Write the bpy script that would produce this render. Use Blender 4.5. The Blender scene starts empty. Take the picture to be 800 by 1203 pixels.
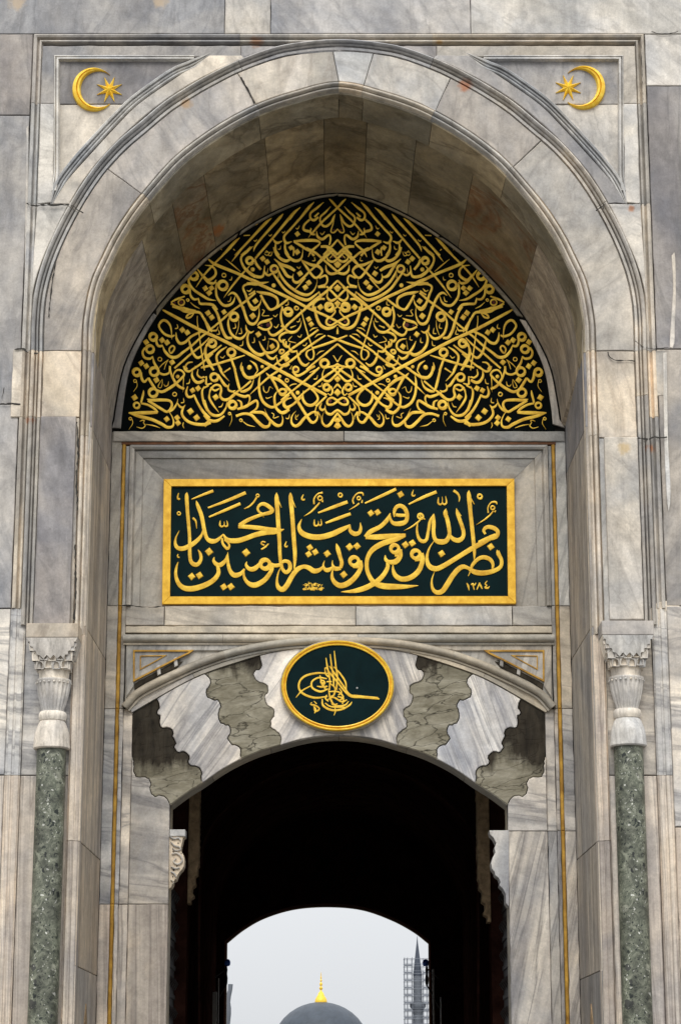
import bpy, bmesh, math, random
from mathutils import Vector, Matrix
R = math.radians
rnd = random.Random(7)
S = bpy.context.scene
COL = S.collection

# ---------------------------------------------------------------- camera
CAM_D, CAM_H, FPX, PITCH = 26.0, 1.6, 2628.0, math.atan(698.0/2628.0)
CX = 0.02
cam = bpy.data.cameras.new('camera'); camo = bpy.data.objects.new('camera', cam); COL.objects.link(camo)
camo.location = (CX, -CAM_D, CAM_H); camo.rotation_euler = (R(90)+PITCH, 0, 0)
cam.sensor_fit = 'HORIZONTAL'; cam.sensor_width = 36; cam.lens = FPX/800*36
cam.clip_start = .1; cam.clip_end = 5000
S.camera = camo
# ---------------------------------------------------------------- light: overcast sky
SUN_EL, SUN_AZ = 46, 8
w = bpy.data.worlds.new('World'); S.world = w; w.use_nodes = True
wn, wl = w.node_tree.nodes, w.node_tree.links
bg = wn['Background']
sky = wn.new('ShaderNodeTexSky'); sky.sky_type = 'NISHITA'; sky.sun_disc = False
sky.sun_elevation = R(SUN_EL); sky.sun_rotation = R(180-SUN_AZ)
sky.air_density = 1.0; sky.dust_density = 3.0
hs = wn.new('ShaderNodeHueSaturation'); hs.inputs['Saturation'].default_value = .12
wl.new(sky.outputs[0], hs.inputs['Color'])
mixw = wn.new('ShaderNodeMix'); mixw.data_type = 'RGBA'; mixw.inputs[0].default_value = .9
wl.new(hs.outputs[0], mixw.inputs[6])
# the cloud layer: an even pale grey with faint soft structure
tc = wn.new('ShaderNodeTexCoord'); nz = wn.new('ShaderNodeTexNoise'); nz.inputs['Scale'].default_value = 2.2; nz.inputs['Detail'].default_value = 3
wl.new(tc.outputs['Generated'], nz.inputs['Vector'])
rp = wn.new('ShaderNodeValToRGB'); rp.color_ramp.elements[0].position = .3; rp.color_ramp.elements[1].position = .75
rp.color_ramp.elements[0].color = (6.15, 6.35, 6.6, 1); rp.color_ramp.elements[1].color = (6.85, 7.0, 7.2, 1)
wl.new(nz.outputs[0], rp.inputs[0]); 
# overcast skies are about three times as bright overhead as at the horizon (CIE)
sz = wn.new('ShaderNodeSeparateXYZ'); wl.new(tc.outputs['Generated'], sz.inputs[0])
ml = wn.new('ShaderNodeMath'); ml.operation = 'MULTIPLY_ADD'; ml.use_clamp = False; wl.new(sz.outputs[2], ml.inputs[0]); ml.inputs[1].default_value = 2.0; ml.inputs[2].default_value = 1.0
mxx = wn.new('ShaderNodeMath'); mxx.operation = 'MAXIMUM'; wl.new(ml.outputs[0], mxx.inputs[0]); mxx.inputs[1].default_value = .6
vs_ = wn.new('ShaderNodeVectorMath'); vs_.operation = 'SCALE'; wl.new(rp.outputs[0], vs_.inputs[0]); wl.new(mxx.outputs[0], vs_.inputs['Scale'])
wl.new(vs_.outputs[0], mixw.inputs[7])
wl.new(mixw.outputs[2], bg.inputs[0]); bg.inputs[1].default_value = .10
sl = bpy.data.lights.new('sun', 'SUN'); sl.energy = 1.5; sl.angle = R(28); sl.color = (1, .96, .9)
so = bpy.data.objects.new('sun', sl); COL.objects.link(so)
so.rotation_euler = (R(90-SUN_EL), 0, R(-SUN_AZ)); so.location = (0, -20, 30)
S.view_settings.view_transform = 'Standard'; S.view_settings.look = 'None'
S.view_settings.exposure = 0.2; S.view_settings.gamma = 1
S.cycles.max_bounces = 6

# ---------------------------------------------------------------- pixel -> place
sp, cp = math.sin(PITCH), math.cos(PITCH)
def P(px, py, Y=0.0):
    xc = (px-400)/FPX; yc = (601.5-py)/FPX
    d = (xc, cp-yc*sp, sp+yc*cp); t = (Y+CAM_D)/d[1]
    return Vector((CX+d[0]*t, Y, CAM_H+d[2]*t))
def XP(px, row, Y=0.0): return P(px, row, Y).x
def ZP(py, Y=0.0): return P(400, py, Y).z
def mir(pts): return [(796-x, y) for x, y in pts]

# ---------------------------------------------------------------- materials
MATS = {}
def nodes(name):
    m = bpy.data.materials.new(name); m.use_nodes = True; MATS[name] = m
    nt = m.node_tree; return m, nt.nodes, nt.links, nt.nodes['Principled BSDF']
def ramp(N, stops):
    r = N.new('ShaderNodeValToRGB'); e = r.color_ramp.elements
    while len(e) < len(stops): e.new(.5)
    for el, (p, c) in zip(e, stops):
        el.position = p; el.color = (c, c, c, 1) if isinstance(c, (int, float)) else (*c, 1)
    return r
def mixc(N, L, f, a, b, mode='MIX'):
    m = N.new('ShaderNodeMix'); m.data_type = 'RGBA'; m.blend_type = mode
    for s, v in ((0, f), (6, a), (7, b)):
        if isinstance(v, bpy.types.NodeSocket): L.new(v, m.inputs[s])
        elif isinstance(v, (int, float)): m.inputs[s].default_value = v if s == 0 else (v, v, v, 1)
        else: m.inputs[s].default_value = (*v, 1)
    return m.outputs[2]
def coords(N, L, rot=(0,0,0), scale=(1,1,1), rand=True, randang=0):
    t = N.new('ShaderNodeTexCoord'); out = t.outputs['Object']
    if rand:
        oi = N.new('ShaderNodeObjectInfo'); mu = N.new('ShaderNodeVectorMath'); mu.operation = 'SCALE'
        cb = N.new('ShaderNodeCombineXYZ'); L.new(oi.outputs['Random'], cb.inputs[0]); L.new(oi.outputs['Random'], cb.inputs[2])
        L.new(cb.outputs[0], mu.inputs[0]); mu.inputs['Scale'].default_value = 53
        ad = N.new('ShaderNodeVectorMath'); L.new(out, ad.inputs[0]); L.new(mu.outputs[0], ad.inputs[1]); out = ad.outputs[0]
    m1 = N.new('ShaderNodeMapping'); m1.inputs['Rotation'].default_value = rot; L.new(out, m1.inputs[0])
    if randang:
        o2 = N.new('ShaderNodeObjectInfo'); sn = N.new('ShaderNodeMath'); sn.operation = 'MULTIPLY_ADD'; L.new(o2.outputs['Random'], sn.inputs[0]); sn.inputs[1].default_value = randang*2; sn.inputs[2].default_value = rot[1]-randang
        cr = N.new('ShaderNodeCombineXYZ'); L.new(sn.outputs[0], cr.inputs[1]); L.new(cr.outputs[0], m1.inputs['Rotation'])
    m2 = N.new('ShaderNodeMapping'); m2.inputs['Scale'].default_value = scale; L.new(m1.outputs[0], m2.inputs[0])
    return m2.outputs[0]
def noise(N, L, v, scale, detail=6, dist=0.0, rough=.55):
    n = N.new('ShaderNodeTexNoise'); L.new(v, n.inputs['Vector']); n.inputs['Scale'].default_value = scale
    n.inputs['Detail'].default_value = detail; n.inputs['Distortion'].default_value = dist; n.inputs['Roughness'].default_value = rough
    return n.outputs[0]
def bump(N, L, B, h, strength, dist=.01):
    b = N.new('ShaderNodeBump'); b.inputs['Strength'].default_value = strength; b.inputs['Distance'].default_value = dist
    L.new(h, b.inputs['Height']); L.new(b.outputs[0], B.inputs['Normal'])
def stain_nodes(N, L, col, stains):
    for (c, r, colr) in stains:
        g = N.new('ShaderNodeNewGeometry'); d = N.new('ShaderNodeVectorMath'); d.operation = 'DISTANCE'
        nn = N.new('ShaderNodeTexNoise'); nn.inputs['Scale'].default_value = 14; L.new(g.outputs['Position'], nn.inputs['Vector'])
        L.new(g.outputs['Position'], d.inputs[0]); d.inputs[1].default_value = c
        dv = N.new('ShaderNodeMath'); dv.operation = 'DIVIDE'; L.new(d.outputs['Value'], dv.inputs[0]); dv.inputs[1].default_value = r
        ad = N.new('ShaderNodeMath'); ad.operation = 'ADD'; L.new(dv.outputs[0], ad.inputs[0])
        mm = N.new('ShaderNodeMath'); mm.operation = 'MULTIPLY'; mm.inputs[1].default_value = 1.2; L.new(nn.outputs[0], mm.inputs[0]); L.new(mm.outputs[0], ad.inputs[1])
        rr = ramp(N, [(.62, .7), (.98, 0)]) ; 
        sc = N.new('ShaderNodeMath'); sc.operation = 'MULTIPLY'; sc.inputs[1].default_value = .6; L.new(ad.outputs[0], sc.inputs[0])
        L.new(sc.outputs[0], rr.inputs[0])
        col = mixc(N, L, rr.outputs[0], col, colr)
    return col
RUST = (.42, .14, .03); B_ = 2.1
ALLSTAINS = [(P(62, 741, -.2), .08, RUST), (P(36, 494, 0), .07, RUST), (P(763, 527, 0), .07, RUST), (P(733, 527, -.05), .09, (.55,.4,.2)),
             (P(546, 100, 0), .10, (.40,.12,.03)), (P(219, 121, 0), .09, (.4,.25,.12)), (P(301, 48, 0), .10, (.33,.15,.06)),
             (P(20, 2, 0), .13, (.50,.38,.25)), (P(188, 0, 0), .12, (.50,.38,.25)), (P(516, 49, 0), .05, (.45,.28,.1)), (P(741, 245, 0), .05, RUST)]
def marble(name, c1, c2, vein, angle=0, stretch=.15, sc=2.2, veinw=.5, grime=.5, grimecol=(.10,.09,.085), stains=None, rough=.62, bm=.22, shade=.2, rand=0, tint=.9):
    """streaked Marmara marble; angle in degrees from vertical"""
    m, N, L, B = nodes(name)
    v = coords(N, L, (0, R(angle), 0), (1, 1, stretch), randang=R(rand))
    v0 = coords(N, L)
    a = noise(N, L, v, sc*.8, 5, .7, .55)
    ra = ramp(N, [(.36, c1), (.66, c2)]); L.new(a, ra.inputs[0]); col = ra.outputs[0]
    b = noise(N, L, v, sc*.75, 5, 1.1, .55)
    rb = ramp(N, [(.455, 0), (.50, veinw), (.515, veinw*.5), (.56, 0)]); L.new(b, rb.inputs[0])
    col = mixc(N, L, rb.outputs[0], col, vein)
    c = noise(N, L, v0, .8, 4, .6)
    rc = ramp(N, [(.38, (.76,.765,.785)), (.62, (1.14,1.075,.98))]); L.new(c, rc.inputs[0])
    col = mixc(N, L, 1.0, col, rc.outputs[0], 'MULTIPLY')
    d_ = noise(N, L, v0, 6.5, 6, .4, .65)
    rd = ramp(N, [(.34, .82), (.66, 1.10)]); L.new(d_, rd.inputs[0])
    col = mixc(N, L, 1.0, col, rd.outputs[0], 'MULTIPLY')
    # per-stone tone
    oi = N.new('ShaderNodeObjectInfo'); mr = N.new('ShaderNodeMapRange'); L.new(oi.outputs['Random'], mr.inputs[0])
    mr.inputs[3].default_value = 1-shade; mr.inputs[4].default_value = 1+shade*.7
    col = mixc(N, L, 1.0, col, mr.outputs[0], 'MULTIPLY')
    fr = N.new('ShaderNodeMath'); fr.operation = 'MULTIPLY'; fr.inputs[1].default_value = 13.7; L.new(oi.outputs['Random'], fr.inputs[0])
    fr2 = N.new('ShaderNodeMath'); fr2.operation = 'FRACT'; L.new(fr.outputs[0], fr2.inputs[0])
    tn = ramp(N, [(0, (.93,.965,1.01)), (.5, (1,.985,.965)), (1, (1.10,1.03,.93))]); L.new(fr2.outputs[0], tn.inputs[0])
    col = mixc(N, L, tint, col, tn.outputs[0], 'MULTIPLY')
    # soot and water grime: ragged runs of dirt
    g = noise(N, L, coords(N, L, (0,0,0), (5.5, 5.5, .7)), 1.0, 9, .6, .72)
    rg = ramp(N, [(.50, 0), (.66, grime*.55), (.80, grime)]); L.new(g, rg.inputs[0])
    col = mixc(N, L, rg.outputs[0], col, grimecol)
    f = noise(N, L, v0, 38, 6, 0, .75)
    rf = ramp(N, [(.3, .82), (.7, 1.10)]); L.new(f, rf.inputs[0])
    col = mixc(N, L, 1.0, col, rf.outputs[0], 'MULTIPLY')
    if stains: col = stain_nodes(N, L, col, stains)
    L.new(col, B.inputs['Base Color']); B.inputs['Roughness'].default_value = rough; B.inputs['Specular IOR Level'].default_value = .25
    h = mixc(N, L, .5, f, noise(N, L, v0, 9, 8, .3, .7))
    bump(N, L, B, h, bm, .02)
    return m
GREY = marble('grey_marble', (.36,.355,.36), (.58,.56,.54), (.25,.25,.26), 10, .3, 2.2, .45, .45, rand=50, stains=ALLSTAINS)
GREYV = marble('dark_grey_marble', (.25,.245,.26), (.41,.40,.405), (.17,.17,.18), 6, .25, 2.8, .45, .5, rand=20, stains=ALLSTAINS)
CREAM = marble('cream_marble', (.60,.55,.47), (.84,.77,.68), (.40,.34,.28), 25, .3, 2.2, .45, .4, rand=70, stains=ALLSTAINS)
PALE = marble('pale_marble', (.47,.465,.45), (.72,.70,.665), (.31,.30,.29), 10, .35, 2.0, .42, .4, rand=60, stains=ALLSTAINS)
BAND = marble('banded_marble', (.42,.41,.40), (.80,.765,.71), (.26,.255,.26), 82, .13, 2.8, .75, .28)
STREAK = marble('vertical_streak_marble', (.46,.42,.39), (.80,.74,.66), (.30,.265,.25), 1, .03, 6.5, .7, .25)
DIAG = marble('diagonal_streak_marble', (.35,.34,.34), (.72,.69,.64), (.21,.205,.21), -14, .05, 4.5, .75, .2)
FANL = marble('fan_marble_left', (.46,.46,.48), (.92,.89,.84), (.27,.27,.29), -33, .05, 5.0, .7, .12, tint=.3)
FANR = marble('fan_marble_right', (.46,.46,.48), (.92,.89,.84), (.27,.27,.29), 20, .05, 7.0, .7, .12, tint=.3)
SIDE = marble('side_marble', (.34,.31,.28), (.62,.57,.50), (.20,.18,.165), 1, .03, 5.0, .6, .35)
INNER = marble('inner_marble', (.38,.375,.355), (.62,.60,.555), (.22,.215,.21), -16, .10, 3.0, .5, .2)
INNERH = marble('inner_marble_flat', (.38,.365,.335), (.62,.59,.535), (.23,.215,.20), 80, .13, 3.0, .5, .2)
HOOD = marble('hood_marble', (.45,.42,.355), (.62,.58,.50), (.32,.29,.24), 80, .2, 2.0, .3, .35)
CAPM = marble('capital_marble', (.62,.60,.57), (.88,.85,.80), (.42,.40,.37), 3, .12, 6, .5, .6, shade=.05)
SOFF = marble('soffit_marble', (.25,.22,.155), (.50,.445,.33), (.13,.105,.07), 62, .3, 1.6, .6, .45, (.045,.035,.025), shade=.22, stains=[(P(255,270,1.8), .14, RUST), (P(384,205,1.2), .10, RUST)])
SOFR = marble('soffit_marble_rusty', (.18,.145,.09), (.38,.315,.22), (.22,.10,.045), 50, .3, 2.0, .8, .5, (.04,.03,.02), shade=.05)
def olive(name, soot):
    m, N, L, B = nodes(name)
    v = coords(N, L, (0, R(8 if soot else 8), 0), (.45, 1, 1.35)); n = noise(N, L, v, 3.6, 9, .5, .72)
    r = ramp(N, [(.30, (.12,.105,.07)), (.5, (.26,.237,.175)), (.70, (.42,.39,.31))]); L.new(n, r.inputs[0]); col = r.outputs[0]
    vm = coords(N, L, (0, R(10), 0), (.6, 1, 1.7)); w1 = N.new('ShaderNodeTexNoise'); w1.inputs['Scale'].default_value = 3; w1.inputs['Detail'].default_value = 6; L.new(vm, w1.inputs['Vector'])
    mv = N.new('ShaderNodeVectorMath'); mv.operation = 'MULTIPLY_ADD'; L.new(w1.outputs[1], mv.inputs[0]); mv.inputs[1].default_value = (.45,.45,.45); L.new(vm, mv.inputs[2])
    vo = N.new('ShaderNodeTexVoronoi'); vo.feature = 'DISTANCE_TO_EDGE'; vo.inputs['Scale'].default_value = 3.4; L.new(mv.outputs[0], vo.inputs['Vector'])
    rv0 = ramp(N, [(.0, .9), (.012, .5), (.03, 0)]); L.new(vo.outputs['Distance'], rv0.inputs[0]); km = ramp(N, [(.34, .1), (.50, 1)]); L.new(noise(N, L, v, 4.5, 5, .4, .6), km.inputs[0]); rv = N.new('ShaderNodeMath'); rv.operation = 'MULTIPLY'; L.new(rv0.outputs[0], rv.inputs[0]); L.new(km.outputs[0], rv.inputs[1]); col = mixc(N, L, rv.outputs[0], col, (.03,.026,.02)); n5 = ramp(N, [(.3, .72), (.7, 1.15)]); L.new(noise(N, L, v, 16, 8, .2, .75), n5.inputs[0]); col = mixc(N, L, 1.0, col, n5.outputs[0], 'MULTIPLY')
    if soot is not None:
        g = N.new('ShaderNodeNewGeometry'); sx = N.new('ShaderNodeSeparateXYZ'); L.new(g.outputs['Position'], sx.inputs[0])
        n2 = noise(N, L, coords(N, L, (0,0,0), (3.5,3.5,.8)), 1.0, 8, .5, .65)
        ma = N.new('ShaderNodeMath'); ma.operation = 'SUBTRACT'; L.new(sx.outputs[2], ma.inputs[0]); ma.inputs[1].default_value = soot
        mb = N.new('ShaderNodeMath'); mb.operation = 'MULTIPLY_ADD'; L.new(n2, mb.inputs[0]); mb.inputs[1].default_value = .9; L.new(ma.outputs[0], mb.inputs[2])
        rs_ = ramp(N, [(.34, 0), (.52, .94)]); L.new(mb.outputs[0], rs_.inputs[0]); sc_c = ramp(N, [(.35, (.008,.006,.005)), (.7, (.05,.04,.028))]); L.new(noise(N, L, coords(N, L, (0,0,0), (6,6,1.4)), 1.5, 7, .6, .7), sc_c.inputs[0]); col = mixc(N, L, rs_.outputs[0], col, sc_c.outputs[0])
    L.new(col, B.inputs['Base Color']); B.inputs['Roughness'].default_value = .85; B.inputs['Specular IOR Level'].default_value = .1
    hh = mixc(N, L, .5, n, rv.outputs[0]); bump(N, L, B, hh, .4, -.02)
    return m
GREEN = olive('olive_limestone', ZP(784, B_))
GREEND = olive('sooty_olive_limestone', ZP(893, B_))
def simple(name, c, rough=.7, metal=0, var=.25, sc=6, bm=.2, c2=None, spec=.35):
    m, N, L, B = nodes(name)
    v = coords(N, L); n = noise(N, L, v, sc, 8, .3, .65)
    r = ramp(N, [(.3, tuple(x*(1-var) for x in c)), (.7, c2 or tuple(min(1, x*(1+var)) for x in c))]); L.new(n, r.inputs[0])
    L.new(r.outputs[0], B.inputs['Base Color']); B.inputs['Roughness'].default_value = rough; B.inputs['Metallic'].default_value = metal
    B.inputs['Specular IOR Level'].default_value = spec
    bump(N, L, B, noise(N, L, v, sc*6, 6, 0, .7), bm, .01)
    return m
MORTAR = simple('dark_mortar', (.035,.032,.028), .95)
GOLD = simple('gilding', (.86,.45,.02), .36, .2, .32, 7, .18, (1,.67,.07))
GOLDF = simple('gold_leaf_frame', (.84,.42,.02), .34, .25, .22, 8, .15, (1,.62,.07))
GOLDB = simple('bright_gilding', (1,.52,.012), .35, .12, .22, 12, .15, (1,.74,.10))
GOLDD = simple('old_gilt_strip', (.42,.20,.025), .5, .25, .45, 7, .2, (.62,.36,.06))
TEAL = simple('dark_green_board', (.0022,.0125,.014), .6, 0, .3, 3, .05, spec=.06)
BLACKB = simple('black_green_board', (.002,.0032,.003), .7, 0, .3, 3, .05, spec=.04)
REDP = simple('dark_red_paint', (.09,.008,.006), .6, 0, .2)
RUSTL = simple('rust_brown_line', (.14,.055,.02), .7, 0, .5, 9)
BRICK = simple('shade_dark_brick', (.026,.011,.008), 1, 0, .7, 3, .5, spec=0)  # brick darkened below its own tone: the passage's shade is in the colour
BRICKR = simple('red_brick_rib', (.045,.013,.008), .95, 0, .5, 6, .5)
TAN = simple('worn_plaster', (.30,.21,.12), .9, 0, .5, 9, .6)
DOORM = simple('dark_iron', (.022,.018,.017), .55, .3, .4, 12, .3)
LEAD = simple('lead_sheet', (.045,.056,.072), .55, 0, .25, 1.2, .1)
STONEFAR = simple('far_grey_stone', (.15,.165,.19), .8, 0, .2, .6)
SLATE = simple('far_slate_lead', (.055,.066,.088), .7, 0, .2, .6)
STEEL = simple('scaffold_steel', (.19,.205,.235), .7, .1, .3, 3)
BLUE = simple('blue_enamel', (.08,.22,.85), .5, 0, .2)
PAVE = simple('stone_paving', (.13,.125,.115), .85, 0, .3, 1.5, .4)
def breccia(name):
    m, N, L, B = nodes(name)
    v = coords(N, L, rand=False)
    n = noise(N, L, v, 9, 9, 1.2, .75); r = ramp(N, [(.34, (.03,.036,.026)), (.5, (.125,.135,.098)), (.70, (.31,.32,.245))]); L.new(n, r.inputs[0]); col = r.outputs[0]
    dn = N.new('ShaderNodeTexNoise'); dn.inputs['Scale'].default_value = 9; L.new(v, dn.inputs['Vector'])
    mv = N.new('ShaderNodeVectorMath'); mv.operation = 'MULTIPLY_ADD'; L.new(dn.outputs[1], mv.inputs[0]); mv.inputs[1].default_value = (.16,.16,.16); L.new(v, mv.inputs[2])
    for sc, th, rr, cc in ((6, .80, (.28,.33), (.05,.052,.045)), (5, .86, (.30,.36), (.24,.245,.19)), (10, .72, (.24,.31), (.010,.014,.012)), (17, .90, (.20,.28), (.60,.60,.54)), (22, .64, (.22,.34), (.015,.02,.016)), (34, .86, (.22,.36), (.45,.45,.40)), (44, .70, (.2,.4), (.02,.025,.02))):
        vo = N.new('ShaderNodeTexVoronoi'); vo.inputs['Scale'].default_value = sc; L.new(mv.outputs[0], vo.inputs['Vector'])
        sx = N.new('ShaderNodeSeparateColor'); L.new(vo.outputs['Color'], sx.inputs[0])
        gt = N.new('ShaderNodeMath'); gt.operation = 'GREATER_THAN'; gt.inputs[1].default_value = th; L.new(sx.outputs[0], gt.inputs[0])
        rd = ramp(N, [(rr[0], 1), (rr[1], 0)]); L.new(vo.outputs['Distance'], rd.inputs[0])
        mu = N.new('ShaderNodeMath'); mu.operation = 'MULTIPLY'; L.new(gt.outputs[0], mu.inputs[0]); L.new(rd.outputs[0], mu.inputs[1])
        col = mixc(N, L, mu.outputs[0], col, cc)
    lp = ramp(N, [(.38, .55), (.62, 1.35)]); L.new(noise(N, L, v, 2.6, 5, 1.0, .6), lp.inputs[0]); col = mixc(N, L, 1.0, col, lp.outputs[0], 'MULTIPLY')
    L.new(col, B.inputs['Base Color']); B.inputs['Roughness'].default_value = .5
    bump(N, L, B, n, .25, .01); return m
VERDE = breccia('green_breccia')

# ---------------------------------------------------------------- mesh helpers
def link(name, verts, faces, mat, parent=None, smooth=False, angle=.6):
    me = bpy.data.meshes.new(name)
    off = Vector(parent_origin(parent)) if parent else Vector((0,0,0))
    me.from_pydata([tuple(Vector(v)-off) for v in verts], [], faces)
    bm = bmesh.new(); bm.from_mesh(me); bmesh.ops.recalc_face_normals(bm, faces=bm.faces); bm.to_mesh(me); bm.free()
    if smooth:
        me.polygons.foreach_set('use_smooth', [True]*len(me.polygons)); me.set_sharp_from_angle(angle=angle)
    me.materials.append(mat)
    o = bpy.data.objects.new(name, me); COL.objects.link(o)
    if parent: o.parent = parent
    return o
def parent_origin(p):
    o = Vector((0,0,0))
    while p: o += p.location; p = p.parent
    return o
def thing(name, loc, label, cat, group=None):
    o = bpy.data.objects.new(name, None); COL.objects.link(o); o.location = loc; o.empty_display_size = .2
    o['label'] = label; o['category'] = cat
    if group: o['group'] = group
    return o
def inset(poly, d):
    n = len(poly); A = sum(poly[i][0]*poly[(i+1)%n][1]-poly[(i+1)%n][0]*poly[i][1] for i in range(n)); s = 1 if A > 0 else -1
    out = []
    for i in range(n):
        a, b, c = Vector(poly[i-1]), Vector(poly[i]), Vector(poly[(i+1)%n])
        e1, e2 = (b-a), (c-b)
        if e1.length < 1e-7 or e2.length < 1e-7: out.append(tuple(b)); continue
        n1 = Vector((-e1.y, e1.x)).normalized()*s; n2 = Vector((-e2.y, e2.x)).normalized()*s
        k = n1+n2; l = k.length_squared
        if l < .15: out.append(tuple(b+n1*d)); continue
        out.append(tuple(b+k*(2*d/l)))
    return out
def densify(poly, step=.12, jit=.0032):
    out = []; n = len(poly)
    for i in range(n):
        a, b = Vector(poly[i]), Vector(poly[(i+1)%n]); l = (b-a).length; k = max(1, int(l/step))
        nn = Vector((-(b-a).y, (b-a).x)).normalized() if l > 0 else Vector((0,0))
        for j in range(k):
            p = a.lerp(b, j/k)
            if j: p += nn*rnd.uniform(-jit, jit)*(1 if rnd.random() > .12 else 2.2)
            out.append(tuple(p))
    return out
def slab2(name, poly, Y, thick, mat, parent, gap=.0045, bev=.008, dens=True, tilt=.003):
    """a stone with outline poly (world X, Z), face at Y, going back by thick"""
    p = inset(poly, gap)
    if dens: p = densify(p)
    q = inset(p, bev); n = len(p)
    tx, tz = rnd.uniform(-tilt, tilt), rnd.uniform(-tilt, tilt); cx = sum(a for a, b in p)/n; cz = sum(b for a, b in p)/n
    yo = rnd.uniform(-tilt, tilt)
    def yy(x, z): return Y+yo+max(-.004, min(.004, (x-cx)*tx+(z-cz)*tz))
    V = [(x, yy(x, z), z) for x, z in q]+[(x, yy(x, z)+bev*.8, z) for x, z in p]+[(x, Y+thick, z) for x, z in p]
    F = [tuple(range(n)), tuple(range(2*n, 3*n))]
    for i in range(n):
        j = (i+1) % n; F += [(i, j, n+j, n+i), (n+i, n+j, 2*n+j, 2*n+i)]
    return link(name, V, F, mat, parent)
def slab(name, pts, Y, thick, mat, parent, **k):
    return slab2(name, [(P(x, y, Y).x, P(x, y, Y).z) for x, y in pts], Y, thick, mat, parent, **k)
def rect(name, xl, xr, row, y0, y1, Y, thick, mat, parent, **k):
    X0, X1, Z1, Z0 = XP(xl, row, Y), XP(xr, row, Y), ZP(y0, Y), ZP(y1, Y)
    Z0 = max(Z0, 0)
    return slab2(name, [(X0, Z0), (X1, Z0), (X1, Z1), (X0, Z1)], Y, thick, mat, parent, **k)
def crs(pts, n):
    """Catmull-Rom through pts, resampled to n points by length"""
    P_ = [tuple(map(float, p)) for p in pts]; dense = []
    for i in range(len(P_)-1):
        p0 = P_[i-1] if i else tuple(2*a-b for a, b in zip(P_[0], P_[1])); p1, p2 = P_[i], P_[i+1]
        p3 = P_[i+2] if i+2 < len(P_) else tuple(2*a-b for a, b in zip(P_[-1], P_[-2]))
        for k in range(12):
            t = k/12; dense.append(tuple(.5*(2*b+(c-a)*t+(2*a-5*b+4*c-d)*t*t+(-a+3*b-3*c+d)*t**3) for a, b, c, d in zip(p0, p1, p2, p3)))
    dense.append(P_[-1]); L_ = [0]
    for a, b in zip(dense, dense[1:]): L_.append(L_[-1]+math.hypot(b[0]-a[0], b[1]-a[1]))
    out = []; k = 0
    for i in range(n):
        s = L_[-1]*i/(n-1)
        while k < len(L_)-2 and L_[k+1] < s: k += 1
        t = (s-L_[k])/max(1e-9, L_[k+1]-L_[k]); out.append(tuple(a+(b-a)*t for a, b in zip(dense[k], dense[k+1])))
    return out
def full(half, n=161):
    """half curve (left foot to crown) -> smooth symmetric curve"""
    return crs(half+mir(half)[::-1][1:], n)
def toW(pts, Y): return [(P(x, y, Y).x, P(x, y, Y).z) for x, y in pts]
def frac(curve, p):
    return min(range(len(curve)), key=lambda i: (curve[i][0]-p[0])**2+(curve[i][1]-p[1])**2)/(len(curve)-1)
def sub(curve, t0, t1, minn=2):
    n = len(curve)-1
    def at(t):
        f = max(0, min(n, t*n)); i = min(int(f), n-1); u = f-i
        return tuple(a+(b-a)*u for a, b in zip(curve[i], curve[i+1]))
    idx = [i for i in range(n+1) if t0*n+.25 < i < t1*n-.25]
    return [at(t0)]+[curve[i] for i in idx]+[at(t1)]
def sweep2(name, path, prof, Y, mat, parent, back=.12, smooth=True, closed=False, ends=.0, taper=0):
    """path: (X,Z) list; prof: (n, dy) list, n along the left-hand normal"""
    n = len(path); V = []; F = []
    path = [Vector(p) for p in path]
    if ends and not closed:
        path[0] = path[0]+(path[1]-path[0]).normalized()*ends; path[-1] = path[-1]+(path[-2]-path[-1]).normalized()*ends
    pr = list(prof)+[(prof[-1][0], back), (prof[0][0], back)]; m = len(pr)
    for i in range(n):
        a = path[i-1] if (i or closed) else None; c = path[(i+1) % n] if (i < n-1 or closed) else None; b = path[i]
        e1 = (b-a).normalized() if a is not None else (c-b).normalized(); e2 = (c-b).normalized() if c is not None else e1
        n1 = Vector((-e1.y, e1.x)); n2 = Vector((-e2.y, e2.x)); k = n1+n2; k = k*(2/max(.2, k.length_squared))
        f_ = 1 if not taper else min(1, (i+.12)/taper, (n-1-i+.12)/taper)
        for (d, dy) in pr: q = b+k*d*f_; V.append((q.x, Y+(dy*f_ if dy < back else dy), q.y))
    rng = range(n if closed else n-1)
    for i in rng:
        i2 = (i+1) % n
        for j in range(m):
            j2 = (j+1) % m; F.append((i*m+j, i*m+j2, i2*m+j2, i2*m+j))
    if not closed: F += [tuple(range(m)), tuple(range((n-1)*m, n*m))]
    return link(name, V, F, mat, parent, smooth, .5)
def tube(name, a, b, r, mat, parent, seg=8):
    a, b = Vector(a), Vector(b); d = (b-a).normalized(); u = d.orthogonal().normalized(); v = d.cross(u)
    V = [p+u*r*math.cos(6.2832*i/seg)+v*r*math.sin(6.2832*i/seg) for p in (a, b) for i in range(seg)]
    F = [tuple(range(seg)), tuple(range(seg, 2*seg))]+[(i, (i+1) % seg, seg+(i+1) % seg, seg+i) for i in range(seg)]
    return link(name, V, F, mat, parent, True, .9)
def boxes(bl):
    V, F = [], []
    for (x0, y0, z0, x1, y1, z1) in bl:
        k = len(V); V += [(x, y, z) for x in (x0, x1) for y in (y0, y1) for z in (z0, z1)]
        F += [tuple(k+i for i in f) for f in ((0,1,3,2), (4,6,7,5), (0,4,5,1), (2,3,7,6), (0,2,6,4), (1,5,7,3))]
    return V, F
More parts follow.
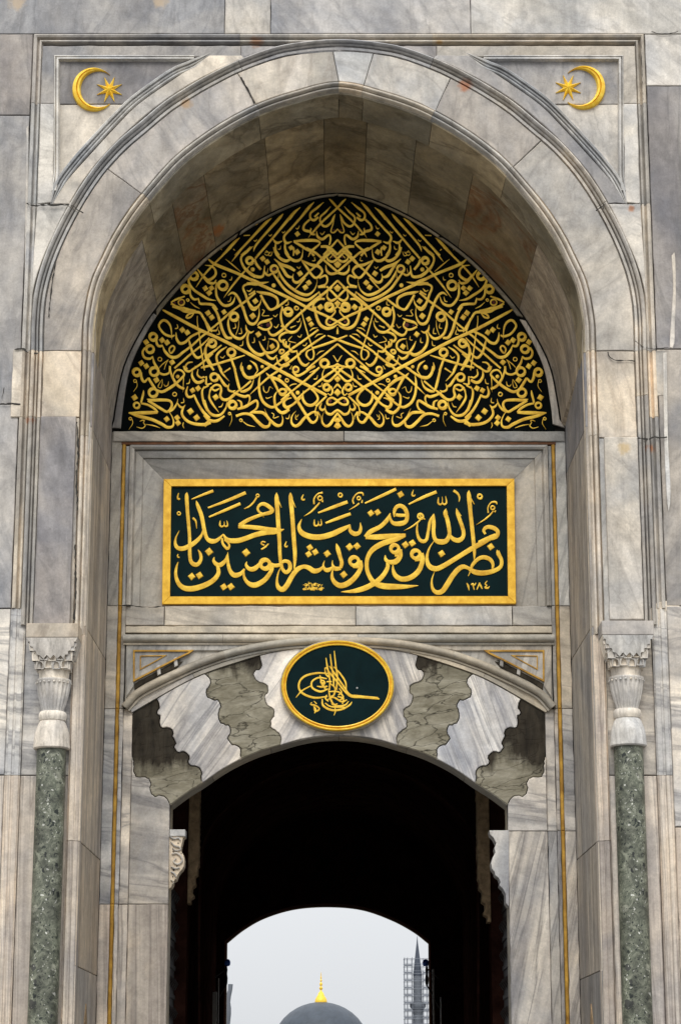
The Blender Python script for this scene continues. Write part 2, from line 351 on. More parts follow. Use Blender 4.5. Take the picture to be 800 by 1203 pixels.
def lathe(name, prof, c, mat, parent, seg=48, flute=None, angle=.6):
    """prof: (radius, z); flute(k, theta) -> radius factor"""
    V, F = [], []; n = len(prof)
    for k, (r, z) in enumerate(prof):
        for i in range(seg):
            t = 6.283185*i/seg; rr = r*(flute(k, t) if flute else 1)
            V.append((c[0]+rr*math.cos(t), c[1]+rr*math.sin(t), z))
    for k in range(n-1):
        for i in range(seg): j = (i+1) % seg; F.append((k*seg+i, k*seg+j, (k+1)*seg+j, (k+1)*seg+i))
    F += [tuple(range(seg)), tuple(range((n-1)*seg, n*seg))]
    return link(name, V, F, mat, parent, True, angle)

# ---------------------------------------------------------------- ground
g = link('ground', [(-1500, -1500, 0), (1500, -1500, 0), (1500, 3000, 0), (-1500, 3000, 0)], [(0,1,2,3)], PAVE); g['kind'] = 'structure'

# ================================================================ THE GATE
B = 2.1
gate = thing('marble_gateway', (0, 0, 0), 'tall weathered grey and cream marble gateway with deep pointed arch and dark passage', 'building')
# curves measured on the front plane (left half)
A_ = full([(96,412),(97.5,375),(106,332),(120,300),(132.5,275),(150,247.5),(170,222),(200,188),(225,167),(250,149.5),(275,134.5),(300,122),(325,112.5),(350,105),(375,98),(398,95)])
H_ = full([(51,412),(51.5,380),(54,350),(59.5,325),(68,300),(79,275),(92,250),(107,225),(125,200),(148,175),(175,152),(200,131),(225,114.5),(250,100),(285,82.5),(325,68),(350,63),(375,60),(398,59)])
F_ = full([(35,412),(35.5,380),(37.5,350),(42.5,325),(51.5,300),(63,275),(75,250),(89,225),(106,200),(128,175),(152,151),(175,131),(200,112.5),(225,97),(250,84),(285,68),(325,54.5),(350,50),(375,47),(398,45.5)])
T_ = full([(143,503),(146,474),(154,431),(172,392),(192,361),(221,327.5),(247,302),(280,277),(312,257),(348,240),(374,232),(398,229.3)])
T_ = [(x-1 if x < 398 else x-1-2.2*min(1, (x-398)/120), y) for x, y in T_]

# mortar core behind the facing stones (four masses round the recess, and the arch body)
zt = 19.0; XL = XP(96, 412)+.16; ZS = ZP(412)
Aw = toW(A_, 0)
def core(name, poly, y0, y1, mat=MORTAR, parent=None):
    n = len(poly); V = [(x, y0, z) for x, z in poly]+[(x, y1, z) for x, z in poly]
    F = [tuple(range(n)), tuple(range(n, 2*n))]+[(i, (i+1) % n, n+(i+1) % n, n+i) for i in range(n)]
    return link(name, V, F, mat, parent)
inner = sweep_in = [tuple(v) for v in inset(Aw+[(Aw[-1][0], ZS-1), (Aw[0][0], ZS-1)], .06)][:len(Aw)]
wall = core('front_wall', [(-12, 0), (inner[0][0], 0)]+inner+[(inner[-1][0], 0), (12, 0), (12, zt), (-12, zt)], .09, 3.4, MORTAR, gate)
wall['label'] = 'marble facing of the gate front round the arch'

# voussoirs of the big arch
jl = [((51,412),(96,412)), ((134,202.5),(167,225)), ((282.5,88),(300,122)), ((392.5,59),(398,95)), ((438,64),(430,99)), ((530,97),(510,130)), ((631,169),(602,195)), ((745,412),(700,412))]
vm = [GREY, GREYV, CREAM, PALE, CREAM, PALE, GREY]
vm = [GREY, GREY, CREAM, PALE, PALE, GREY, PALE]
for k in range(7):
    (h0, a0), (h1, a1) = jl[k], jl[k+1]
    hs_ = sub(H_, frac(H_, h0), frac(H_, h1))[::3]+[sub(H_, 0, frac(H_, h1))[-1]]; as_ = sub(A_, frac(A_, a0), frac(A_, a1))[::3]+[sub(A_, 0, frac(A_, a1))[-1]]
    slab('voussoir', hs_+as_[::-1], 0, .14, vm[k], wall)
# archivolt moulding band, continued down the jambs
zb = ZP(735); zq = ZP(736)
bandp = [(0, .0), (.004, .04), (.012, .04), (.015, .0), (.045, -.006), (.050, .05), (.062, .055), (.068, -.014), (.082, -.035), (.088, .02), (.097, .03), (.102, -.03), (.112, -.05), (.125, -.06), (.138, -.05), (.148, -.03), (.153, .02), (.162, .04)]
Hw = toW(H_, 0)
cutsH = [0, frac(H_, (92,250)), frac(H_, (285,80)), frac(H_, (505,77)), frac(H_, (700,243)), 1]
for k, m in zip(range(5), (PALE, PALE, GREY, CREAM, PALE)):
    sweep2('arch_moulding', sub(Hw, cutsH[k], cutsH[k+1]), bandp, 0, m, wall, ends=.003)
for sgn in (-1, 1):
    x = Hw[0][0] if sgn < 0 else Hw[-1][0]
    for z0, z1, m in ((ZP(490 if sgn < 0 else 465), ZS, CREAM), (ZP(735), ZP(490 if sgn < 0 else 465), PALE)):
        pth = [(x, z0+.003), (x, z1-.003)]
        if sgn > 0: pth = pth[::-1]
        sweep2('jamb_moulding', pth, bandp, 0, m, wall)
# lip moulding (two rolls) along curve A, running down to the ground
lipp = [(0, .0), (-.004, .05), (-.013, .05), (-.018, -.02), (-.026, -.038), (-.038, -.046), (-.050, -.040), (-.060, -.022), (-.066, .045), (-.075, .05), (-.079, .0), (-.088, -.012), (-.099, -.008), (-.112, .012), (-.118, .06), (-.128, .065), (-.133, .06), (-.15, .11)]
cutsA = [0, frac(A_, (167,225)), frac(A_, (300,122)), frac(A_, (400,95)), frac(A_, (430,99)), frac(A_, (510,130)), frac(A_, (602,195)), 1]
for k in range(7):
    sweep2('lip_moulding', sub(Aw, cutsA[k], cutsA[k+1]), lipp, 0, (CREAM, PALE, PALE)[k % 3], wall, ends=.003, back=.2)
lip2 = [(0, .0), (-.01, .03), (-.02, .0), (-.06, -.004), (-.075, .01), (-.08, .03), (-.125, .035), (-.15, .08)]
for sgn in (-1, 1):
    x = Aw[0][0] if sgn < 0 else Aw[-1][0]
    segs = [(ZP(512), ZS, CREAM, lipp), (ZP(745), ZP(512), CREAM, lipp), (ZP(988), ZP(745), STREAK, lip2), (0, ZP(988), STREAK, lip2)]
    for z0, z1, m, pf in segs:
        pth = [(x, z0+.003), (x, z1-.003)]
        if sgn > 0: pth = pth[::-1]
        sweep2('lip_moulding', pth, pf, 0, m, wall, back=.2)
# rectangular frame of mouldings
fx0, fx1, fz = XP(39, 40), XP(757, 40), ZP(39)
frp = [(0, .04), (-.008, .04), (-.012, -.014), (-.03, -.032), (-.052, -.018), (-.057, .03), (-.068, .05), (-.080, .045), (-.088, .0), (-.104, -.008), (-.112, .0), (-.117, .04), (-.127, .04), (-.13, 0)]
zc = [fz, ZP(121), ZP(239), ZP(412), ZP(490), ZP(715), ZP(911), 0]
top_cuts = [fx0, XP(282, 45), XP(508, 45), fx1]
tm = (GREY, PALE, CREAM)
for k in range(3):
    pth = [(top_cuts[k], fz), (top_cuts[k+1], fz)]
    if k == 0: pth = [(fx0, zc[1]+.003), (fx0, fz), (top_cuts[1]-.003, fz)]
    if k == 2: pth = [(top_cuts[2]+.003, fz), (fx1, fz), (fx1, zc[1]+.003)]
    sweep2('frame_moulding', pth, frp, 0, tm[k], wall)
fr2 = [(0, .0), (-.01, .012), (-.02, .012), (-.03, .0), (-.07, -.003), (-.08, .012), (-.10, .012), (-.11, -.002), (-.16, -.002), (-.17, .012), (-.18, 0)]
for k in range(1, 7):
    for sgn in (-1, 1):
        x = fx0 if sgn < 0 else fx1; pth = [(x, zc[k+1]+.003), (x, zc[k]-.003)]
        if sgn > 0: pth = pth[::-1]
        sweep2('frame_moulding', pth, frp if k < 5 else fr2, 0, (PALE, PALE, CREAM, PALE, BAND, STREAK)[k-1], wall)
# outer wall blocks
def wrect(x0, x1, y0, y1, m, Y=0.0): slab2('marble_block', [(x0, max(0, ZP(y1))), (x1, max(0, ZP(y1))), (x1, ZP(y0)), (x0, ZP(y0))], Y, .12, m, wall, gap=.006)
for sgn, ys, ms in ((-1, [39, 135, 475, 715, 911, 1460], [GREYV, GREY, GREY, BAND, STREAK]), (1, [39, 100, 410, 712, 972, 1460], [PALE, GREYV, GREY, BAND, STREAK])):
    for k in range(5):
        xe = fx0 if sgn < 0 else fx1
        x = xe; first = True
        while abs(x) < 11.5:
            wd = (rnd.uniform(1.3, 2.2) if not first else rnd.uniform(1.3, 1.7))
            x2 = x+sgn*wd
            wrect(min(x, x2), max(x, x2), ys[k], ys[k+1], ms[k] if first else rnd.choice([GREY, PALE, GREYV, CREAM]))
            x = x2; first = False
tc_ = [XP(-330, 20), XP(-150, 20), XP(264, 20), XP(318, 20), XP(553, 20), XP(900, 20), XP(1100, 20)]
for a, b, m in zip(tc_, tc_[1:], (PALE, GREY, PALE, GREY, PALE, GREY)): slab2('marble_block', [(a, fz), (b, fz), (b, ZP(-95)), (a, ZP(-95))], 0, .12, m, wall)
for z0, z1 in ((ZP(-95), ZP(-200)), (ZP(-200), 19)):
    x = -7
    while x < 7:
        x2 = x+rnd.uniform(1.6, 2.6); slab2('marble_block', [(x, z0), (x2, z0), (x2, z1), (x, z1)], 0, .12, rnd.choice([GREY, PALE, CREAM]), wall); x = x2
rect('marble_block', 14, 27, 440, 410, 490, -.022, .12, CREAM, wall)
rect('marble_block', 768, 783, 440, 411, 465, -.012, .12, PALE, wall)
# spandrels: base panels, flat borders, ridged triangle frame
K1 = crs([(70.5,206),(92,176),(115,150),(145,119.5),(172,98),(200,80),(218,71)], 24)
K2 = crs([(61,237),(79,211),(100,187),(135,149),(162,122),(200,95),(224,79),(246,64)], 30)
for sgn in (-1, 1):
    mm = (lambda p: p) if sgn < 0 else mir
    Fh = F_[:81]
    f0, f1, f2 = frac(Fh, (98,212)), frac(Fh, (84,235)), frac(Fh, (285,68))
    # recessed panel, two stones split at y 122
    kk = [p for p in K1 if p[1] < 121]; kl = [p for p in K1 if p[1] > 123]
    slab('spandrel_panel', mm([(66,122),(66,66),(232,66)]+[(p[0]+3, p[1]+3) for p in kk[::-1]]+[(146,122)]), .035, .08, GREYV if sgn < 0 else GREY, wall)
    slab('spandrel_panel', mm([(66,122),(146,122)]+[(p[0]+3, p[1]+3) for p in kl[::-1]]+[(66,222)]), .035, .08, PALE, wall)
    # flat borders
    slab('border_slab', mm([(50,53),(283,53),(283,66),(64,66),(64,121),(47.5,121)]), -.004, .12, GREY if sgn < 0 else PALE, wall, gap=.002)
    slab('border_slab', mm([(47.5,121),(64,121),(62,237),(43.5,239)]), -.004, .12, PALE, wall, gap=.002)
    strip = K2+[(283,64)]+[p for p in sub(Fh, frac(Fh, (80,243)), f2)[::-1]][::2]
    slab('border_slab', mm([(61,239)]+strip+[(82,239)]), -.004, .12, PALE if sgn < 0 else GREY, wall, gap=.002)
    low = [p for p in sub(Fh, frac(Fh, (36,390)), frac(Fh, (80,240)))]
    slab('border_slab', mm([(43.5,239)]+[(82,239)]+low[::-1][::2]+[(33,395)]), -.004, .12, PALE, wall, gap=.002)
    slab('border_slab', mm([(283,53),(400 if sgn < 0 else 397,53),(400 if sgn < 0 else 397,62)]+sub(Fh, f2, 1)[::-1][2::3]+[(283,68)]), .002, .12, GREY if sgn < 0 else GREYV, wall, gap=.002)
    # triangular ridge
    tri = [(66.5,205),(67,68.5),(226,68.5)]
    rid = [(-.055, .035), (-.05, -.012), (-.036, -.018), (-.03, .008), (-.018, .012), (-.012, -.028), (.012, -.034), (.02, .0), (.028, .035)]
    pth = toW(mm([(65,224),(67.5,205),(68,68.5),(228,68.5)]), 0)
    pr = rid if sgn < 0 else [(-a, b) for a, b in rid][::-1]
    pr = [(-a, b) for a, b in pr][::-1]
    sweep2('panel_ridge', pth, [(a*.9, b) for a, b in pr], 0, PALE, wall)
    mid = [((a[0]+b[0])/2, (a[1]+b[1])/2) for a, b in zip(crs(K1, 30), crs(K2, 30))]
    mid = crs([(58.5,245)]+mid[1:-1:4]+[(226,75),(252,60)], 40)
    wdt = [(-.060, .01), (-.056, .0), (-.048, -.01), (-.034, -.012), (-.03, .02), (-.020, .022), (-.014, -.012), (0, -.02), (.008, .01), (.018, .014), (.022, -.034), (.042, -.042), (.058, -.02), (.066, .035)]
    if sgn > 0: wdt = [(-a, b) for a, b in wdt][::-1]
    sweep2('panel_ridge', toW(mm(mid), 0), wdt, 0, PALE, wall, taper=4)
# jamb slabs between the mouldings
for sgn in (-1, 1):
    xa, xb = (XP(51, 412), XP(96, 412)) if sgn < 0 else (XP(700, 412), XP(745, 412))
    if sgn > 0: xa, xb = Aw[-1][0], Hw[-1][0]
    yj = 490 if sgn < 0 else 514
    slab2('jamb_block', [(xa, ZP(yj)), (xb, ZP(yj)), (xb, ZP(412)), (xa, ZP(412))], 0, .12, CREAM, wall)
    xi0, xi1 = (xa, xb-.035) if sgn < 0 else (xa+.06, xb)
    slab2('jamb_slab', [(xi0, ZP(735 if sgn < 0 else 729)), (xi1, ZP(735 if sgn < 0 else 729)), (xi1, ZP(yj)), (xi0, ZP(yj))], -.045, .16, GREYV if sgn < 0 else PALE, wall)
    slab2('marble_block', [(min(xi0, xa), ZP(735)), (max(xb, xi1), ZP(735)), (max(xb, xi1), ZP(yj)), (min(xi0, xa), ZP(yj))], .02, .1, PALE, wall)
    # wall behind the corner column
    X0, X1 = (fx0+.18, xb) if sgn < 0 else (xa, fx1-.18)
    for y0, y1, m in ((735, 911, BAND), (911, 1460, STREAK)):
        slab2('marble_block', [(X0, max(0, ZP(y1))), (X1, max(0, ZP(y1))), (X1, ZP(y0)), (X0, ZP(y0))], .03, .1, m, wall)

# ---------------- recess: side walls, soffit
xin = .145
XSL, XSR = Aw[0][0]+xin, Aw[-1][0]-xin
XBL, XBR = XP(131.5, 505, B), XP(664, 505, B)
recess = link('recess_lining', *[(lambda V, F: (V, F))(*boxes([(XSL-.5, .5, 0, XSL-.45, B+.3, ZS), (XSR+.45, .5, 0, XSR+.5, B+.3, ZS)]))][0], MORTAR, gate)
def quadslab(name, q, nrm, thick, mat, parent, gap=.004, sub_=6):
    """slab from four 3-D corners (a ruled stone), thick along nrm; q = p00, p10, p11, p01"""
    return None
def sideslab(sgn, zf0, zf1, mat, notch=None):
    # Y from .02 (front) to B (back); x interpolates from XS to XB
    xf, xb = (XSL, XBL) if sgn < 0 else (XSR, XBR)
    y0, y1 = .05, B-.004
    pts = [(y0, zf0), (y1, zf0), (y1, zf1), (y0, zf1)]
    if notch: pts = [(y0, zf0), (.9, zf0), (.95, zf0+notch*.5), (1.15, zf0+notch), (1.35, zf0+notch*.5), (1.4, zf0), (y1, zf0), (y1, zf1), (y0, zf1)]
    p = inset(pts, .004); q = inset(p, .006); n = len(p)
    fx = lambda y, d: xf+(xb-xf)*(y-.05)/(B-.05)+sgn*d
    V = [(fx(y, 0), y, z) for y, z in q]+[(fx(y, .006), y, z) for y, z in p]+[(fx(y, .12), y, z) for y, z in p]
    F = [tuple(range(n)), tuple(range(2*n, 3*n))]
    for i in range(n):
        j = (i+1) % n; F += [(i, j, n+j, n+i), (n+i, n+j, 2*n+j, 2*n+i)]
    return link('side_slab', V, F, mat, recess)
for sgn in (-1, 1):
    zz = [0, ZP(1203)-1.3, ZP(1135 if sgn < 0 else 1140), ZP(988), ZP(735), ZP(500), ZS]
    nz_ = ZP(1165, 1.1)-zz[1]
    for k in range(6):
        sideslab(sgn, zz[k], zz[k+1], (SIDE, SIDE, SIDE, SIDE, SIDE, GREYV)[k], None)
    # small pointed niche in each side wall, only its tip in view
    xf = (XSL+(XBL-XSL)*.5) if sgn < 0 else (XSR+(XBR-XSR)*.5)
    zt_ = ZP(1180, 1.05)
    slabV = [(xf-sgn*.012, .75, 1.2), (xf-sgn*.012, 1.35, 1.2), (xf-sgn*.012, 1.3, zt_-.45), (xf-sgn*.012, 1.05, zt_), (xf-sgn*.012, .8, zt_-.45)]
    V = slabV+[(x+sgn*.05, y, z) for x, y, z in slabV]
    link('niche_head', V, [(0,1,2,3,4), (5,6,7,8,9)]+[(i, (i+1) % 5, 5+(i+1) % 5, 5+i) for i in range(5)], TAN, recess)
# soffit rings
def insetcurve(C, d, Y):
    W = toW(C, Y); W = [Vector(p) for p in W]; out = []
    for i in range(len(W)):
        a = W[max(0, i-1)]; b = W[min(len(W)-1, i+1)]; e = (b-a).normalized(); out.append(tuple(W[i]+Vector((e.y, -e.x))*d))
    return out
N_ = 160
S0 = crs(insetcurve(A_, .145, 0), N_+1)
def ringcurve():
    W = [Vector(p) for p in toW(T_, B)]; out = []; n = len(W)
    for i in range(n):
        a = W[max(0, i-1)]; b = W[min(n-1, i+1)]; e = (b-a).normalized(); f = abs(i/(n-1)*2-1); out.append(tuple(W[i]+Vector((-e.y, e.x))*(.022+.075*f**2)))
    return out
ring_back = ringcurve()
ring_back[0] = (XBL, ring_back[0][1]); ring_back[-1] = (XBR, ring_back[-1][1])
def lerp_curve(a, b, t): return [tuple(x+(y-x)*t for x, y in zip(p, q)) for p, q in zip(a, b)]
# the arch surface: straight lofting front -> back (the springing rises towards the back)
ymid = .50
S1 = lerp_curve(S0, ring_back, ymid/B)
def loft(name, c0, y0, c1, y1, i0, i1, mat, step=0.0, th=.1):
    idx = list(range(i0, i1+1, 2)); idx = idx if idx[-1] == i1 else idx+[i1]
    V = []; n = len(idx); NY = 4
    def outn(c, i):
        a = Vector(c[max(0, i-1)]); b = Vector(c[min(N_, i+1)]); e = (b-a).normalized(); return Vector((-e.y, e.x))
    for lay in (0, 1):
        for a, i in enumerate(idx):
            for k in range(NY+1):
                t = k/NY; t = .002/(y1-y0)+t*(1-.004/(y1-y0))
                p = Vector(c0[i]).lerp(Vector(c1[i]), t); p = p+outn(c0, i)*(step+lay*th)
                if a == 0: q = Vector(c0[idx[1]]).lerp(Vector(c1[idx[1]]), t)+outn(c0, i)*(step+lay*th); p += (q-p).normalized()*.004
                if a == n-1: q = Vector(c0[idx[-2]]).lerp(Vector(c1[idx[-2]]), t)+outn(c0, i)*(step+lay*th); p += (q-p).normalized()*.004
                V.append((p.x, y0+(y1-y0)*t, p.y))
    m = NY+1; F = []; o = n*m
    for a in range(n-1):
        for k in range(NY):
            for l in (0, o): F.append((l+a*m+k, l+a*m+k+1, l+(a+1)*m+k+1, l+(a+1)*m+k))
        F.append((a*m, (a+1)*m, o+(a+1)*m, o+a*m)); F.append((a*m+NY, (a+1)*m+NY, o+(a+1)*m+NY, o+a*m+NY))
    for k in range(NY):
        F.append((k, k+1, o+k+1, o+k)); e = (n-1)*m; F.append((e+k, e+k+1, o+e+k+1, o+e+k))
    return link(name, V, F, mat, recess, True, .5)
i1c = [int(round(c*N_)) for c in cutsA]; i1c[0] = 0; i1c[-1] = N_
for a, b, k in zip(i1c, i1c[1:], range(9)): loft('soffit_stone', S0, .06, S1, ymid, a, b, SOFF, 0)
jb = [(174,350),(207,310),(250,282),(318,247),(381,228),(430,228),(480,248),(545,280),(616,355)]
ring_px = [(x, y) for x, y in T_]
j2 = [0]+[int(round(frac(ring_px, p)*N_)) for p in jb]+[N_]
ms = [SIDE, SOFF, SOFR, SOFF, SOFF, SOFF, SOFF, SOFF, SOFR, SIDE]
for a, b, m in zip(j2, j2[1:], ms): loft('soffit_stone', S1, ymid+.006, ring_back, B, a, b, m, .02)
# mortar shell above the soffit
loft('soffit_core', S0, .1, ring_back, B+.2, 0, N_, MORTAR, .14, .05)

# ---------------- back wall of the recess
back = link('recess_back_wall', *boxes([(-4.6, B+.13, ZP(948, B), 4.6, B+.42, ZP(120, B)), (-4.6, B+.13, 0, XP(198, 1000, B), B+.42, ZP(948, B)), (XP(598, 1000, B), B+.13, 0, 4.6, B+.42, ZP(948, B))]), MORTAR, gate)
# cut the segmental opening: rebuild that mesh with the arch outline
W_h = [(200,946.5),(218,933),(237,921),(260,905),(282.6,892.5),(305,883),(328,876),(352,869),(376,865),(398,864)]
V_h = [(155,838),(184,821),(214,804),(241,791.5),(282,777.5),(319,767),(360,761),(398,759)]
U_h = [(143,829),(157.5,813),(180,800),(204,788.5),(225,779),(240,773.5),(265,765),(305,756),(349,750.5),(398,749)]
W_, V_, U_ = full(W_h, 81), full(V_h, 81), full(U_h, 81)
Ww = toW(W_, B)
bpy.data.objects.remove(back)
Tw = toW(T_, B)
back = core('recess_back_wall', [(-4.6, 0), (Ww[0][0]-.01, 0)]+[(x, z+.012) for x, z in Ww]+[(Ww[-1][0]+.01, 0), (4.6, 0), (4.6, 14.5), (-4.6, 14.5)], B+.10, B+.44, MORTAR, gate)
# intrados slabs
for a, b in zip([0, 11, 25, 40, 55, 69], [11, 25, 40, 55, 69, 80]):
    pth = Ww[a:b+1]
    sweep2('intrados_stone', pth, [(0, 0), (.03, 0)], B+.01, HOOD, back, back=.46, ends=.003)
# joggled voussoirs
def cl(C, p): return min(range(len(C)), key=lambda i: (C[i][0]-p[0])**2+(C[i][1]-p[1])**2)
j12 = [(155,890),(157,898),(157,906),(160,913),(166,914),(174,915),(177,921),(176,929),(181,936),(188,935),(194,937),(198,942),(199.5,946.5)]
j23 = [(184,821.5),(187,827),(186,834),(184,838),(188,842),(187,849),(191,856),(198,855),(203,859),(203,866),(206,873),(205,879),(210,884),(217,883),(222,888),(221,895),(225,900),(231,901),(237,906),(236,913),(238,920.5)]
j34 = [(239.5,792),(246,796),(247,804),(243,811),(243,817),(249,822),(256,823),(259,830),(256,838),(257,846),(263,851),(270,853),(271,860),(268,868),(272,875),(279,877),(283,883),(282,892.5)]
j45 = [(305.5,770.5),(308,779),(306,786),(299,790),(300,797),(307,802),(314,805),(315,812),(311,820),(314,828),(321,833),(322,841),(318,848),(320,856),(327,860),(331,867),(330,875.5)]
j45 = crs(j45, 44); j34 = crs(j34, 46); j23 = crs(j23, 50); j12 = crs(j12, 34)
def jog(ja, jb_, mats, Y, sides=(-1, 1)):
    for s, m in zip((-1, 1), mats):
        va, vb = cl(V_, ja[0]), cl(V_, jb_[0]); wa, wb = cl(W_, ja[-1]), cl(W_, jb_[-1])
        poly = ja[::-1]+V_[va+1:vb]+jb_+W_[wa+1:wb][::-1]
        if s > 0: poly = mir(poly)
        slab('joggled_voussoir', poly, Y, .13, m, back, gap=.006, bev=.008, dens=False)
def rough(c): return [c[0]]+[(x+rnd.uniform(-.7, .7), y+rnd.uniform(-.7, .7)) for x, y in c[1:-1]]+[c[-1]]
j45, j34, j23, j12 = rough(j45), rough(j34), rough(j23), rough(j12)
jog([(155,838)]+[(155,865)]+[(155,890)]+j12[1:], j23, (GREEND, GREEND), B-.004)
jog(j23, j34, (FANL, FANR), B-.022)
jog(j34, j45, (GREEN, GREEN), B-.006)
mid = V_[cl(V_, (305.5,770.5)):cl(V_, (490.5,770.5))+1]; wmid = W_[cl(W_, (330,875)):cl(W_, (466,875))+1]
for s in (-1, 1):   # keystone zone in two stones, split under the medallion
    half = j45[::-1]+[p for p in mid if 306 < p[0] < 397]+[(398,759),(398,864)]+[p for p in wmid if 331 < p[0] < 397][::-1]
    slab('keystone', half if s < 0 else mir(half), B-.022, .13, FANL if s < 0 else FANR, back, gap=.0015, dens=False)
# springer & pier slabs
rows = [507, 712, 833]
XG0, XG1 = XP(138, 740, B), XP(142.5, 740, B); XR0, XR1 = XP(653, 740, B), XP(657.5, 740, B)
xi_l, xi_r = XP(147.5, 740, B), XP(648.5, 740, B)
for sgn in (-1, 1):
    bot = [833, 1063 if sgn < 0 else 977, 1460]
    cuts = [507, 712]+bot
    xo = XBL if sgn < 0 else XBR; ga, gb = (XG0, XG1) if sgn < 0 else (XR1, XR0)
    ii = xi_l if sgn < 0 else xi_r
    for y0, y1 in zip(cuts, cuts[1:]):
        m = {507: INNER, 712: INNERH, 833: BAND}.get(y0, STREAK if sgn < 0 else DIAG)
        slab2('pier_strip', [(min(xo, ga), max(0, ZP(y1, B))), (max(xo, ga), max(0, ZP(y1, B))), (max(xo, ga), ZP(y0, B)), (min(xo, ga), ZP(y0, B))], B, .12, m, back, gap=.003)
        slab2('pier_strip', [(min(gb, ii), max(0, ZP(y1, B))), (max(gb, ii), max(0, ZP(y1, B))), (max(gb, ii), ZP(max(y0, 524), B)), (min(gb, ii), ZP(max(y0, 524), B))], B-.012, .12, m, back, gap=.003)
    # gilded strip
    for y0, y1 in zip(cuts, cuts[1:]):
        slab2('gilded_strip', [(min(ga, gb), max(0, ZP(y1, B))), (max(ga, gb), max(0, ZP(y1, B))), (max(ga, gb), ZP(519 if y0 == 507 else y0, B)), (min(ga, gb), ZP(519 if y0 == 507 else y0, B))], B-.006, .1, GOLDD, back, gap=.0015, bev=.012, dens=False)
    # pier body under the hood
    m1 = BAND; e = XP(155.5, 860, B) if sgn < 0 else XP(640.5, 860, B)
    slab2('pier_strip', [(min(ii, e), ZP(bot[1], B)), (max(ii, e), ZP(bot[1], B)), (max(ii, e), ZP(833, B)), (min(ii, e), ZP(833, B))], B+.004, .1, m1, back, gap=.003)
    wx = Ww[0][0] if sgn < 0 else Ww[-1][0]
    rowy = bot[1]
    poly = [(154,890)]+j12[1:]
    pw = toW(poly if sgn < 0 else mir(poly), B)
    pw = [(e, pw[0][1])]+pw[1:]+[(wx, ZP(rowy, B)), (e, ZP(rowy, B))]
    slab2('springer_block', pw, B-.014, .13, m1, back, gap=.003, dens=False)
    for xx0, xx1, m, yy in ((ii, e, STREAK if sgn < 0 else DIAG, B+.004), (e, wx, STREAK if sgn < 0 else DIAG, B-.01)):
        slab2('pier_slab', [(min(xx0, xx1), 0), (max(xx0, xx1), 0), (max(xx0, xx1), ZP(rowy, B)), (min(xx0, xx1), ZP(rowy, B))], yy, .13, m, back, gap=.003)
    # reveal of the doorway
    V, F = boxes([(min(wx, wx-(-sgn)*.02), B+.13, 0, max(wx, wx+sgn*.02), B+.46, ZP(946, B))])
    link('reveal_slab', V, F, HOOD, back)
# ledge under the tympanum, rust line and gilded line
rect('ledge_stone', 132.5, 404, 512, 506, 518.5, B-.03, .15, INNERH, back); rect('ledge_stone', 404, 663.5, 512, 506, 518.5, B-.03, .15, INNERH, back)
slab2('rust_line', [(XG0-.01, ZP(522.5, B)), (XR1+.01, ZP(522.5, B)), (XR1+.01, ZP(519, B)), (XG0-.01, ZP(519, B))], B-.008, .1, RUSTL, back, gap=.0005, bev=.008, dens=False)
# ring of stone round the tympanum
for a, b in zip([0, 28, 55, 80, 106, 133], [28, 55, 80, 106, 133, 160]):
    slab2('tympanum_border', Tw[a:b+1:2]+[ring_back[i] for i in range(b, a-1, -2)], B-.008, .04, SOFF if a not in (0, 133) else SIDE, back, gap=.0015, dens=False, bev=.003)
# mitred frame round the inscription
zt0, zl = ZP(523, B), ZP(712, B)
pf = [(0, .0), (-.004, -.035), (-.035, -.045), (-.058, -.03), (-.066, .015), (-.074, .02), (-.08, .0), (-.088, .0), (-.165, .012), (-.172, .035), (-.18, .03), (-.46, .085), (-.47, .10)]
lf = [(a*1.02, b) for a, b in pf]
for pts, m in (([(xi_l, zl), (xi_l, zt0)], INNER), ([(xi_l, zt0), (xi_r, zt0)], INNERH), ([(xi_r, zt0), (xi_r, zl)], INNER)):
    pass
def mitre(a, b, na, nb, m):
    """one side of the frame with mitred ends"""
    V, F = [], []; pr = lf+[(lf[-1][0], .14), (0, .14)]; k = len(pr)
    for (p, c) in ((a, na), (b, nb)):
        for n_, dy in pr: V.append((p[0]+c[0]*n_, B+dy, p[1]+c[1]*n_))
    F = [tuple(range(k)), tuple(range(k, 2*k))]+[(i, (i+1) % k, k+(i+1) % k, k+i) for i in range(k)]
    link('panel_surround', V, F, m, back, True, .5)
e_ = .002
mitre((xi_l, zl), (xi_l, zt0-e_), (-1, 0), (-1, 1), INNER)
mitre((xi_l+e_, zt0), (xi_r-e_, zt0), (-1, 1), (1, 1), INNERH)
mitre((xi_r, zt0-e_), (xi_r, zl), (1, 1), (1, 0), INNER)
slab2('panel_back', [(xi_l+.4, ZP(712, B)), (xi_r-.4, ZP(712, B)), (xi_r-.4, ZP(560, B)), (xi_l+.4, ZP(560, B))], B+.085, .03, INNER, back)
for a, b, m in ((147.5, 193, INNERH), (193, 418, INNERH), (418, 602, PALE), (602, 648.5, INNERH)):
    rect('panel_sill', a, b, 725, 712, 735, B+.0, .12, m, back)
rect('panel_sill', 147.5, 648.5, 725, 735.5, 744, B-.014, .12, HOOD, back)
